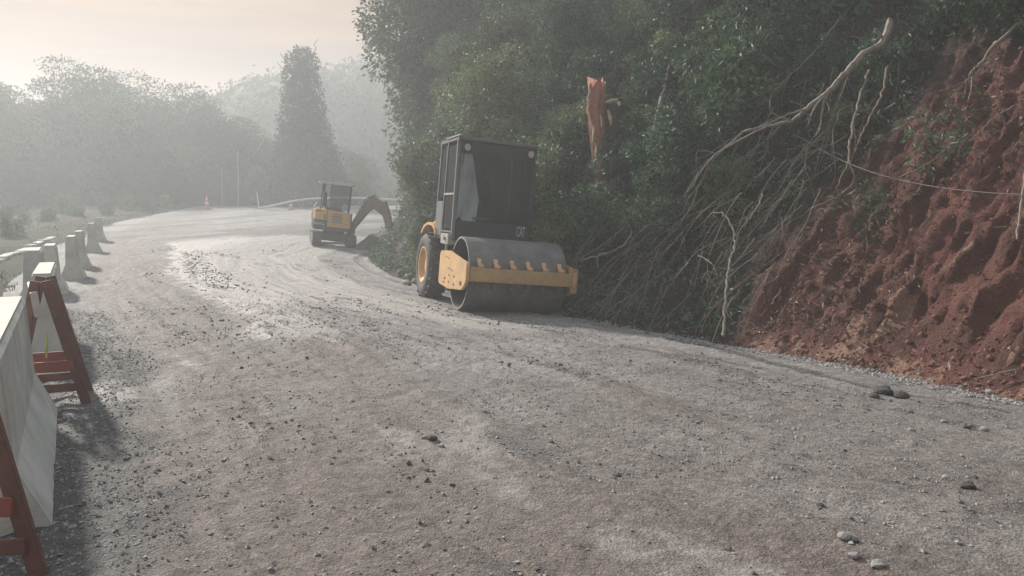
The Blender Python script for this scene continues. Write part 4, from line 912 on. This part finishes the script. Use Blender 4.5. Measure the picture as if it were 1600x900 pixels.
# ================================================================== VIBRATORY ROLLER
M_cat = mat('machine_yellow', (0.66, 0.40, 0.17), 0.55, col2=(0.45, 0.285, 0.15), scale=3.2, bump=0.1, bscale=60)
M_yd = mat('dusty_yellow_steel', (0.50, 0.33, 0.14), 0.7, col2=(0.36, 0.25, 0.13), scale=9, bump=0.2, bscale=60)
M_scr = mat('grimy_scraper', (0.20, 0.17, 0.13), 0.7, col2=(0.12, 0.10, 0.085), scale=9)
M_steel = mat('worn_drum_steel', (0.205, 0.195, 0.185), 0.6, 0.25, col2=(0.095, 0.094, 0.098), scale=2.6, bump=0.12, bscale=30)
M_rim = mat('scuffed_drum_edge', (0.36, 0.35, 0.34), 0.55, 0.4, col2=(0.22, 0.21, 0.2), scale=12)
M_black = mat('black_cab_paint', (0.026, 0.033, 0.040), 0.45, var=0.3)
M_dkgrey = mat('dark_grey_steel', (0.07, 0.072, 0.075), 0.6, var=0.3)
M_pill = mat('cab_pillar_grey', (0.16, 0.165, 0.165), 0.5, var=0.25)
M_rubber = mat('dusty_tyre_rubber', (0.105, 0.10, 0.098), 0.85, col2=(0.05, 0.049, 0.049), scale=7, bump=0.2)
M_lgrey = mat('light_grey_metal', (0.40, 0.39, 0.37), 0.55, col2=(0.27, 0.26, 0.25), scale=9)
M_lamp = mat('lamp_lens', (0.42, 0.42, 0.40), 0.2, var=0.1)
M_seat = mat('black_seat_vinyl', (0.03, 0.03, 0.032), 0.6)
M_rust = mat('rust_stain', (0.09, 0.045, 0.022), 0.8)
def glass_mat(name, tint, alpha, rough=0.06):
    """glass sheet: clear tinted, with a pale film: dust, and on one pane painted sky reflection"""
    m = bpy.data.materials.new(name); m.use_nodes = True; t = m.node_tree; t.nodes.clear()
    tr = t.nodes.new('ShaderNodeBsdfTransparent'); tr.inputs['Color'].default_value = (*tint, 1)
    gl = t.nodes.new('ShaderNodeBsdfGlossy'); gl.inputs['Roughness'].default_value = rough
    df = t.nodes.new('ShaderNodeBsdfDiffuse'); df.inputs['Color'].default_value = (0.29, 0.33, 0.36, 1)
    fr = t.nodes.new('ShaderNodeFresnel'); fr.inputs['IOR'].default_value = 1.28
    ns_ = t.nodes.new('ShaderNodeTexNoise'); ns_.inputs['Scale'].default_value = 2.5; ns_.inputs['Detail'].default_value = 6
    mr = t.nodes.new('ShaderNodeMapRange'); mr.inputs['From Min'].default_value = 0.3; mr.inputs['From Max'].default_value = 0.7; mr.inputs['To Min'].default_value = alpha * 0.6; mr.inputs['To Max'].default_value = alpha * 1.3
    a = t.nodes.new('ShaderNodeMixShader'); b = t.nodes.new('ShaderNodeMixShader'); o = t.nodes.new('ShaderNodeOutputMaterial')
    t.links.new(ns_.outputs['Fac'], mr.inputs['Value']); t.links.new(mr.outputs['Result'], a.inputs['Fac'])
    t.links.new(tr.outputs[0], a.inputs[1]); t.links.new(df.outputs[0], a.inputs[2])
    t.links.new(fr.outputs[0], b.inputs['Fac']); t.links.new(a.outputs[0], b.inputs[1]); t.links.new(gl.outputs[0], b.inputs[2]); t.links.new(b.outputs[0], o.inputs['Surface'])
    return m
M_glass = glass_mat('tinted_glass', (0.56, 0.60, 0.61), 0.035)
M_gsky = glass_mat('sky_sheen_glass', (0.45, 0.5, 0.5), 0.8, 0.12)  # strong pale film stands in for reflected sky

RX, RY = -0.15, 14.5
rol = empty('road_roller', (RX, RY, gz(RX, RY) + 0.0), (0, R(5.0), R(19)))
DR, DW = 0.655, 0.90            # drum radius, half width
drum = MB().lathe([(-DW, DR - 0.035), (-DW, DR), (DW, DR), (DW, DR - 0.035), (DW - 0.3, DR - 0.035), (-DW + 0.3, DR - 0.035)], 64, 'x', (0, 0, DR), closed=True).build('drum', M_steel, rol, smooth=True)
for s in (-1, 1):
    MB().lathe([(s * (DW - 0.3), 0.0), (s * (DW - 0.3), DR - 0.036)], 40, 'x', (0, 0, DR)).build('drum_end', M_dkgrey, drum)
    MB().lathe([(s * (DW - 0.02), DR - 0.034), (s * (DW + 0.003), DR - 0.034), (s * (DW + 0.003), DR - 0.004), (s * (DW - 0.02), DR - 0.004)], 64, 'x', (0, 0, DR), closed=True).build('drum_rim', M_rim, drum, smooth=True)
    MB().cyl((s * (DW - 0.32), 0, DR), (s * 1.0, 0, DR), 0.2, n=24).build('hub', M_dkgrey, drum)
# drum frame: side plates and front bumper with scrapers
def rounded(poly, r=0.07, k=4):
    out = []; n = len(poly)
    for i in range(n):
        p = Vector(poly[i]); a = Vector(poly[i - 1]); b = Vector(poly[(i + 1) % n]); u = (a - p).normalized(); v = (b - p).normalized()
        for j in range(k + 1):
            t = j / k; out.append(tuple((p + u * r * (1 - t) ** 2 + v * r * t * t)))
    return out
for s in (-1, 1):
    poly = rounded([(1.02, 0.38), (1.02, 1.0), (0.4, 1.03), (-0.84, 0.88), (-0.86, 0.55), (-0.62, 0.40), (0.3, 0.34)], 0.10)
    x0 = s * 0.985
    pl = MB().prism(poly, x0 - 0.03, x0 + 0.03, 'x').build('side_plate', M_cat, rol, bevel=0.008)
    for yy, zz, a, b in ((0.55, 0.42, 0.10, 0.04), (0.60, 0.35, 0.09, 0.03), (-0.1, 0.50, 0.07, 0.04), (-0.55, 0.42, 0.12, 0.075), (-0.1, 0.36, 0.06, 0.045), (0.25, 0.5, 0.06, 0.03), (0.25, 0.38, 0.06, 0.03)):
        if s < 0: MB().box((x0 - 0.032, yy, zz + 0.09), (0.006, a, b)).build('bolt_hole', M_rust, pl)
    if s < 0:
        for yy, zz, a in ((0.45, 0.84, 0.34), (0.2, 0.64, 0.4)): MB().box((x0 - 0.031, yy, zz + 0.06), (0.004, a, 0.014), (R(6), 0, 0)).build('paint_scrape', M_rust, pl)
    if s > 0: MB().box((s * 0.985, -0.78, 0.68), (0.13, 0.10, 0.44)).build('bumper_bracket', M_yd, rol, bevel=0.012)
bum = MB().box((0, -0.77, 0.69), (1.89, 0.13, 0.235)).build('bumper', M_yd, rol, bevel=0.014)
for k in range(6):
    x = -0.74 + k * 0.297
    for up_ in (1, -1):
        arm = MB()
        arm.box((x, -0.69, 0.69 + up_ * 0.185), (0.075, 0.035, 0.22), (R(-42 * up_), 0, 0))
        arm.box((x + 0.01, -0.745, 0.69 + up_ * 0.145), (0.10, 0.06, 0.05), (R(-28 * up_), 0, 0))
        o = arm.build('scraper', M_cat if up_ > 0 else M_scr, bum, bevel=0.006)
        for dz in (0.17, 0.22): MB().cyl((x + 0.02, -0.73 + dz * 0.28, 0.69 + up_ * dz - 0.012), (x + 0.02, -0.755 + dz * 0.28, 0.69 + up_ * dz), 0.016, n=6).build('bolt', M_yd, o)
# chassis between drum and rear axle
MB().box((0, 0.93, 0.62), (1.85, 0.14, 0.34)).build('rear_crossmember', M_cat, rol, bevel=0.01)
MB().box((0, 1.35, 0.62), (0.6, 0.9, 0.4)).build('articulation_joint', M_dkgrey, rol, bevel=0.02)
MB().box((0, 2.55, 0.95), (1.05, 1.8, 0.5)).build('chassis', M_dkgrey, rol, bevel=0.02)
# engine hood behind the cab
hd = MB().prism(rounded([(1.95, 1.10), (1.95, 1.86), (2.3, 1.84), (3.45, 1.55), (3.55, 0.95), (2.9, 0.9)], 0.08), -0.62, 0.62, 'x').build('engine_hood', M_cat, rol, bevel=0.03)
for k in range(5): MB().box((-0.625, 2.6 + 0.0 * k, 1.2 + 0.08 * k), (0.01, 0.7, 0.03)).build('louvre', M_dkgrey, hd)
for s in (-1, 1):
    pts = [(1.72, 1.32), (1.80, 1.42), (2.0, 1.50), (2.4, 1.52), (2.75, 1.45), (3.0, 1.3), (2.96, 1.26), (2.72, 1.40), (2.4, 1.47), (2.02, 1.45), (1.84, 1.38), (1.76, 1.30)]
    MB().prism(pts, s * 0.52, s * 0.98, 'x').build('fender', M_cat, rol)
# rear tyres
for s in (-1, 1):
    wc = (s * 0.83, 2.38, 0.64); tr_, tw = 0.69, 0.21
    w_ = empty('wheel', wc); w_.parent = rol
    ty = MB().lathe([(-tw * 0.75, 0.36), (-tw, 0.42), (-tw * 1.05, 0.52), (-tw * 0.95, 0.60), (-tw * 0.7, tr_ - 0.035), (0, tr_ - 0.015), (tw * 0.7, tr_ - 0.035), (tw * 0.95, 0.60), (tw * 1.05, 0.52), (tw, 0.42), (tw * 0.75, 0.36)], 40, 'x').build('tyre', M_rubber, w_, smooth=True)
    for k in range(22):
        a = 2 * math.pi * k / 22
        for side in (-1, 1):
            a2 = a + (math.pi / 22 if side > 0 else 0); Ry = Matrix.Rotation(a2, 3, 'X'); mbx = MB(); mbx.box((side * 0.10, 0, tr_ - 0.012), (0.19, 0.07, 0.045), (0, R(side * 8), R(side * 32)))
            mbx.v = [tuple(Ry @ Vector(p)) for p in mbx.v]; mbx.build('tread_lug', M_rubber, ty)
    rm = MB().lathe([(s * 0.16, 0.365), (s * 0.205, 0.38), (s * 0.205, 0.345), (s * 0.15, 0.32), (s * 0.10, 0.28), (s * 0.07, 0.16), (s * 0.12, 0.14), (s * 0.12, 0.0)], 32, 'x').build('rim', M_cat, w_, smooth=True)
    for k in range(8):
        a = 2 * math.pi * k / 8; MB().cyl((s * 0.07, math.cos(a) * 0.21, math.sin(a) * 0.21), (s * 0.10, math.cos(a) * 0.21, math.sin(a) * 0.21), 0.018, n=6).build('wheel_nut', M_yd, rm)
# cab
cab = empty('cab', (0, 0, 0)); cab.parent = rol
CX, C0, C1, CB, CT = 0.80, 0.62, 1.92, 1.22, 3.08
cab.scale = (0.94, 1.0, 1.008); cab.location = (-0.16, 0, -0.02)
MB().box((0, (C0 + C1) / 2, CB + 0.05), (2 * CX, C1 - C0, 0.10)).build('cab_floor', M_black, cab, bevel=0.01)
rf = MB().prism(rounded([(C0 - 0.10, CT - 0.03), (C0 - 0.06, CT + 0.045), (C1 + 0.02, CT + 0.045), (C1 + 0.05, CT - 0.03)], 0.03), -CX - 0.03, CX + 0.03, 'x').build('roof', M_dkgrey, cab, bevel=0.01)
MB().box((-0.02, C0 - 0.02, CT - 0.15), (2 * CX - 0.12, 0.05, 0.22)).build('roof_visor', M_black, cab)
for x_, yb, yt, m_, d_ in ((-CX, C0, C0 + 0.02, M_pill, 0.07), (CX, C0, C0 + 0.02, M_black, 0.07), (-CX, 1.42, 1.36, M_pill, 0.055), (-CX, C1, C1 - 0.05, M_pill, 0.06), (CX, C1, C1 - 0.05, M_black, 0.06), (CX, 1.42, 1.36, M_black, 0.05)):
    MB().tube([(x_, yb, CB + 0.02), (x_, yt, CT)], d_ * 0.62, 4).build('pillar', m_, cab)
MB().box((0, C0 - 0.01, CB + 0.21), (2 * CX - 0.08, 0.06, 0.34)).build('front_panel', M_black, cab, bevel=0.01)
MB().box((0, C1, CB + 0.35), (2 * CX - 0.08, 0.05, 0.62)).build('rear_panel', M_black, cab)
MB().box((-CX, 1.68, CB + 0.40), (0.05, 0.46, 0.66)).build('side_panel', M_pill, cab, bevel=0.006)
MB().box((-CX - 0.004, 1.02, 2.08), (0.05, 0.74, 0.035)).build('door_rail', M_lgrey, cab)
MB().box((-CX - 0.004, 1.02, CB + 0.16), (0.05, 0.74, 0.03)).build('door_rail', M_pill, cab)
MB().box((-CX - 0.02, C0 + 0.30, CT + 0.055), (0.06, 1.0, 0.02)).build('gutter', M_lgrey, cab)
MB().box((-CX - 0.004, 1.02, 1.74), (0.008, 0.70, 0.62)).build('side_glass', M_glass, cab)
MB().box((-CX - 0.004, 1.02, 2.55), (0.008, 0.70, 0.88)).build('side_glass', M_glass, cab)
MB().box((-CX - 0.004, 1.66, 2.5), (0.008, 0.46, 0.92)).build('side_glass', M_glass, cab)
MB().box((CX, 1.27, 2.2), (0.008, 1.2, 1.55)).build('side_glass', M_glass, cab)
MB().box((0.02, C0 - 0.005, 2.26), (2 * CX - 0.1, 0.008, 1.42)).build('windscreen', M_glass, cab)
MB().box((0, C1 - 0.02, 2.4), (2 * CX - 0.12, 0.008, 1.1)).build('rear_glass', M_glass, cab)
# sky reflection at the windscreen's left, painted as a pale slant-edged pane
MB().prism([(-0.76, 1.60), (-0.74, 2.90), (-0.545, 2.92), (-0.33, 2.02), (-0.325, 1.97), (-0.36, 1.55), (-0.44, 1.53), (-0.52, 1.585), (-0.62, 1.575), (-0.70, 1.68)], C0 - 0.022, C0 - 0.014, 'y').build('sky_sheen_pane', M_gsky, cab)
for xx in (-0.22, 0.30, 0.55): MB().box((xx, C0 + 0.05, 2.05), (0.035, 0.03, 1.25)).build('window_bar', M_black, cab)
for xx, zz, r_ in ((-0.66, 2.93, 0.062), (0.66, 2.93, 0.062), (0.80, 2.80, 0.034)):
    l_ = MB().cyl((xx, C0 - 0.05, zz), (xx, C0 - 0.11, zz), r_ * 1.1, n=16).build('headlight', M_black, cab); MB().cyl((xx, C0 - 0.10, zz), (xx, C0 - 0.118, zz), r_, n=16).build('lens', M_lamp, l_)
MB().tube([(-0.70, C0 - 0.03, 2.82), (-0.72, C0 - 0.035, 2.6)], 0.012, 5).build('wiper', M_black, cab)
st_ = MB().box((0.02, 1.35, 1.75), (0.5, 0.48, 0.14)).build('seat', M_seat, cab, bevel=0.04); MB().box((0.02, 1.62, 2.12), (0.48, 0.13, 0.66), (R(-8), 0, 0)).build('backrest', M_seat, st_, bevel=0.05)
MB().box((0.02, 0.95, 1.62), (0.34, 0.16, 0.60), (R(-12), 0, 0)).build('console', M_dkgrey, cab, bevel=0.03)
MB().lathe([(0.0 + 0.018 * math.cos(a), 0.19 + 0.018 * math.sin(a)) for a in np.linspace(0, 2 * math.pi, 8, endpoint=False)], 24, 'z', (0.02, 1.02, 1.98), closed=True).build('steering_wheel', M_seat, cab, smooth=True)
MB().box((-0.24, C0 - 0.03, 1.66), (0.36, 0.04, 0.035)).build('grab_bar', M_dkgrey, cab)
bx_ = MB().box((-CX - 0.0, 0.92, CB + 0.02), (0.16, 0.55, 0.20)).build('step_box', M_lgrey, cab, bevel=0.01)
MB().cyl((-CX - 0.05, 0.80, CB - 0.08), (-CX - 0.05, 0.80, CB - 0.30), 0.03, n=10).build('step_peg', M_lgrey, bx_); MB().cyl((-CX - 0.09, 0.85, CB + 0.03), (-CX - 0.13, 0.85, CB + 0.03), 0.035, n=10).build('latch_knob', M_lgrey, bx_)
M_letter = mat('white_lettering', (0.55, 0.56, 0.55), 0.5, var=0.1)
text_mesh('lettering', 'CAT', 0.27, M_letter, cab, (0.60, C0 - 0.042, CB + 0.25), (R(90), 0, 0), 0.003, 0.34)
tag(rol, 'yellow and black vibratory road roller with smooth steel drum and enclosed cab', 'road roller')

# ================================================================== MINI EXCAVATOR
M_screen = glass_mat('smoked_screen', (0.6, 0.62, 0.62), 0.15)
M_exy = mat('excavator_yellow', (0.58, 0.36, 0.10), 0.5, col2=(0.48, 0.30, 0.10), scale=6)
M_whiteroof = mat('canopy_white', (0.6, 0.6, 0.58), 0.5, var=0.15)
M_boom = mat('dusty_boom', (0.185, 0.15, 0.105), 0.7, col2=(0.12, 0.10, 0.075), scale=5)
M_chrome = mat('cylinder_chrome', (0.65, 0.65, 0.63), 0.25, 0.8, var=0.1)
M_blue = mat('blue_cloth', (0.30, 0.40, 0.62), 0.8)
EY = 31.5; EXc = at(519, 372, EY)[0]
ex = empty('mini_excavator', (EXc, EY, gz(EXc, EY)), (0, R(6.5), 0)); ex.scale = (0.88, 0.88, 0.97)
und = empty('undercarriage', (0, 0, 0), (0, 0, R(17))); und.scale = (1.12, 1, 1); und.parent = ex
for s in (-1, 1):
    trk = MB().prism(rounded([(-0.98, 0.10), (-0.78, 0.0), (0.78, 0.0), (0.98, 0.10), (1.0, 0.34), (0.82, 0.46), (-0.82, 0.46), (-1.0, 0.34)], 0.05), s * 0.50, s * 0.84, 'x').build('track', M_rubber, und, bevel=0.01)
    for k in range(12):
        yy = -0.88 + k * 0.16; MB().box((s * 0.67, yy, 0.47), (0.33, 0.06, 0.03)).build('track_shoe', M_rubber, trk); MB().box((s * 0.67, yy, -0.004), (0.33, 0.06, 0.03)).build('track_shoe', M_rubber, trk)
    for zz in (0.13, 0.23, 0.33): MB().box((s * 0.67, -1.0, zz), (0.33, 0.03, 0.05)).build('track_shoe', M_rubber, trk)
MB().box((0, 0, 0.36), (1.0, 0.9, 0.2)).build('frame', M_dkgrey, und); MB().cyl((0, 0, 0.44), (0, 0, 0.60), 0.42, n=24).build('turntable', M_dkgrey, und)
bl = MB().prism([(0.98, 0.08), (1.03, 0.25), (1.02, 0.45), (1.10, 0.45), (1.10, 0.08)], -0.84, 0.84, 'x'); bl.v = [(p[0], -p[1] * 0 + p[1] + 0.25, p[2]) for p in bl.v]; bl.build('dozer_blade', M_dkgrey, und)
for s in (-1, 1): MB().tube([(s * 0.3, 0.3, 0.34), (s * 0.3, 1.26, 0.28)], 0.05, 6).build('blade_arm', M_dkgrey, und)
# house: +x is its front (boom side); turned so its rear corner faces the camera
hs = empty('house', (0, 0, 0), (0, 0, R(9))); hs.parent = ex
body_poly = rounded([(-0.92, -0.30), (-0.78, -0.66), (-0.3, -0.76), (0.72, -0.72), (0.78, 0.70), (-0.3, 0.76), (-0.78, 0.66), (-0.92, 0.30)], 0.12)
MB().prism(body_poly, 0.60, 0.72, 'z').build('deck', M_dkgrey, hs, bevel=0.02)
low = rounded([(-0.97, -0.30), (-0.82, -0.70), (-0.30, -0.78), (-0.30, 0.78), (-0.82, 0.70), (-0.97, 0.30)], 0.12)
cw = MB().prism(low, 0.66, 1.0, 'z').build('counterweight', M_dkgrey, hs, bevel=0.03)
upr = rounded([(-0.94, -0.30), (-0.80, -0.69), (-0.28, -0.77), (-0.28, 0.77), (-0.80, 0.69), (-0.94, 0.30)], 0.12)
cov = MB().prism(upr, 1.0, 1.42, 'z').build('engine_cover', M_exy, hs, bevel=0.03)
sid = MB().prism(rounded([(-0.27, 0.74), (-0.27, 1.42), (0.70, 1.36), (0.74, 0.74)], 0.05), -0.775, -0.70, 'y').build('side_cover', M_exy, hs, bevel=0.015)
for k in range(5): MB().box((0.14, -0.779, 0.95 + k * 0.078), (0.44, 0.012, 0.034)).build('louvre', M_dkgrey, sid)
MB().box((0.24, 0.0, 1.02), (1.0, 1.38, 0.62)).build('body_core', M_dkgrey, hs, bevel=0.02)
M_mk = mat('pale_decal', (0.45, 0.46, 0.47), 0.6)
# worn maker's lettering on the counterweight and small marks on the cover
gd = np.random.default_rng(12)
cang = math.atan2(-0.78 + 0.70, 0.52)
for k in range(9):
    hgt = (0.115, 0.075, 0.075, 0.075, 0.075, 0.075, 0.12, 0.075, 0.09)[k]; xx = -0.80 + k * 0.052
    yy = -0.70 - 0.08 * (xx + 0.82) / 0.52 - 0.006
    MB().box((xx, yy, 0.80 + hgt / 2 - (0.03 if k == 8 else 0)), (0.03, 0.012, hgt), (0, 0, cang)).build('letter', M_mk, cw)
for xx, zz, a, b, m_ in ((-0.66, 1.33, 0.26, 0.035, M_dkgrey), (-0.38, 1.15, 0.09, 0.16, M_rust), (-0.36, 1.16, 0.05, 0.10, M_exy)):
    yy = -0.69 - 0.08 * (xx + 0.80) / 0.52 - (0.008 if m_ is not M_exy else 0.012); MB().box((xx, yy, zz), (a, 0.012, b), (0, 0, cang)).build('decal', m_, cov)
# canopy, seat, controls
for (xx, yy) in ((-0.62, -0.55), (-0.62, 0.55), (0.55, 0.60), (0.55, -0.45)):
    MB().tube([(xx, yy, 1.35 if xx < 0 else 0.8), (xx + 0.04, yy, 2.44)], 0.032, 8).build('canopy_post', M_dkgrey, hs)
MB().prism(rounded([(-0.80, -0.68), (0.75, -0.66), (0.75, 0.72), (-0.80, 0.72)], 0.12), 2.42, 2.51, 'z').build('canopy_roof', M_whiteroof, hs, bevel=0.025)
MB().box((0.14, -0.56, 1.93), (0.80, 0.02, 0.98)).build('side_screen', M_screen, hs)
MB().box((-0.60, 0.02, 2.28), (0.03, 1.05, 0.26)).build('rear_visor', M_dkgrey, hs)
sx_ = MB().box((-0.22, 0.0, 1.46), (0.48, 0.48, 0.14)).build('seat', M_seat, hs, bevel=0.04)
MB().prism(rounded([(-0.24, 1.5), (0.24, 1.5), (0.22, 1.98), (0.10, 2.12), (-0.10, 2.12), (-0.22, 1.98)], 0.06), -0.52, -0.42, 'x').build('backrest', M_seat, sx_, bevel=0.03)
MB().tube([(-0.53, 0.25, 1.72), (-0.53, 0.235, 1.95), (-0.53, 0.11, 2.13), (-0.53, -0.11, 2.13)], 0.016, 6).build('lit_seat_edge', M_lgrey, sx_)  # pale tube stands in for light on the backrest's top edge
MB().box((-0.28, 0.36, 1.70), (0.42, 0.09, 0.05)).build('armrest', M_lgrey, sx_, bevel=0.015)
for s in (-1, 1):
    MB().box((0.12, s * 0.42, 1.42), (0.40, 0.18, 0.28)).build('control_console', M_dkgrey, hs, bevel=0.02); MB().tube([(0.2, s * 0.42, 1.55), (0.24, s * 0.42, 1.78)], [0.014, 0.026], 6).build('joystick', M_black, hs)
MB().prism(rounded([(0.30, 1.40), (0.54, 1.44), (0.56, 1.66), (0.40, 1.70), (0.28, 1.54)], 0.04), -0.64, -0.58, 'y').build('cloth', M_blue, hs, bevel=0.02)
MB().tube([(-0.93, 0.40, 0.75), (-1.0, 0.42, 1.1), (-0.97, 0.42, 1.40), (-0.84, 0.42, 1.62)], [0.05, 0.07, 0.06, 0.04], 8).build('lit_body_edge', M_lgrey, hs, smooth=True)  # pale tube stands in for sunlight on the rounded body edge
# boom, arm, bucket, all in the plane of the house front
BA = R(-24)
bo = empty('boom', (0.70, 0, 0.0), (0, 0, BA)); bo.parent = hs; bo.scale = (0.80, 1.2, 0.97)
def plate(pts, wd, name, m_, par, bev=0.012): return MB().prism(pts, -wd / 2, wd / 2, 'y').build(name, m_, par, bevel=bev)
MB().box((0.08, 0, 0.78), (0.34, 0.30, 0.5)).build('swing_post', M_dkgrey, bo, bevel=0.03)
plate([(0.02, 0.84), (0.22, 0.70), (1.05, 1.55), (1.32, 1.72), (2.02, 1.42), (2.16, 1.66), (1.42, 2.18), (1.05, 2.20), (0.74, 1.94)], 0.20, 'boom_beam', M_boom, bo)
MB().cyl((0.22, 0, 0.72), (0.62, 0, 1.18), 0.06, n=12).build('boom_cylinder', M_dkgrey, bo); MB().cyl((0.60, 0, 1.155), (0.88, 0, 1.52), 0.032, n=10).build('cylinder_rod', M_chrome, bo)
MB().cyl((0.70, 0, 1.98), (1.30, 0, 2.28), 0.05, n=12).build('arm_cylinder', M_boom, bo); MB().cyl((1.28, 0, 2.27), (1.92, 0, 1.95), 0.03, n=10).build('cylinder_rod', M_chrome, bo)
MB().tube([(0.30, -0.11, 1.15), (0.7, -0.12, 1.75), (1.0, -0.12, 2.08)], 0.03, 6).build('hose', M_lgrey, bo)
plate([(1.82, 2.0), (2.02, 2.06), (2.30, 1.62), (2.78, 0.44), (2.58, 0.34), (1.98, 1.36), (1.84, 1.56)], 0.16, 'arm', M_boom, bo)
MB().cyl((2.28, 0, 1.62), (2.60, 0, 0.98), 0.045, n=12).build('bucket_cylinder', M_boom, bo); MB().cyl((2.58, 0, 1.02), (2.80, 0, 0.56), 0.026, n=10).build('cylinder_rod', M_chrome, bo)
bk = [(2.66, 0.40), (2.86, 0.50), (2.98, 0.28), (2.94, 0.02), (2.72, -0.14), (2.42, -0.10), (2.42, -0.07), (2.68, -0.08), (2.86, 0.04), (2.9, 0.26), (2.80, 0.40), (2.68, 0.34)]
plate(bk, 0.52, 'bucket', M_dkgrey, bo, 0)
for k in range(4): MB().box((2.36, -0.21 + k * 0.14, -0.085), (0.14, 0.045, 0.03)).build('bucket_tooth', M_lgrey, bo)
tag(ex, 'small yellow and grey mini excavator with open canopy and bent boom', 'excavator')
# heap of dug soil under the bucket
hp = at(600, 385, 30.8); ng = 40
A_, B_ = np.meshgrid(np.linspace(-1, 1, ng), np.linspace(-1, 1, ng), indexing='ij'); r_ = np.hypot(A_, B_)
mx_, my_ = hp[0] + A_ * 1.35, hp[1] + 0.6 + B_ * 1.5
mz = ground_z(mx_, my_) - 0.05 + 0.95 * np.clip(1 - r_, 0, 1) ** 0.9 + (0.35 * (fbm(mx_ * 1.6, my_ * 1.6, 4, 191) - 0.5)) * (1 - sstep(0.7, 1.0, r_)) - 0.2 * sstep(0.85, 1.0, r_)
tag(link('soil_heap', np_mesh('soil_heap', np.stack([mx_, my_, mz], -1).reshape(-1, 3), grid_faces(ng, ng)[:, ::-1]), mat('dug_soil', (0.105, 0.085, 0.075), 0.9, col2=(0.05, 0.042, 0.038), scale=3, bump=0.9, bscale=14)), 'dark heap of dug soil under the excavator bucket', 'soil heap')

# ================================================================== HAZE
hz = MB().box((0, 78, 11.7), (460, 186, 27.4)).build('haze', None); hz.data.materials.clear()
hm = bpy.data.materials.new('haze'); hm.use_nodes = True; t = hm.node_tree; t.nodes.clear()
pv = t.nodes.new('ShaderNodeVolumePrincipled'); pv.inputs['Color'].default_value = (0.92, 0.96, 1.0, 1); pv.inputs['Density'].default_value = HAZE_DENSITY; pv.inputs['Anisotropy'].default_value = 0.36
o_ = t.nodes.new('ShaderNodeOutputMaterial'); t.links.new(pv.outputs['Volume'], o_.inputs['Volume']); hz.data.materials.append(hm)
tag(hz, 'thin morning haze filling the air over road and wood', 'haze', kind='stuff')
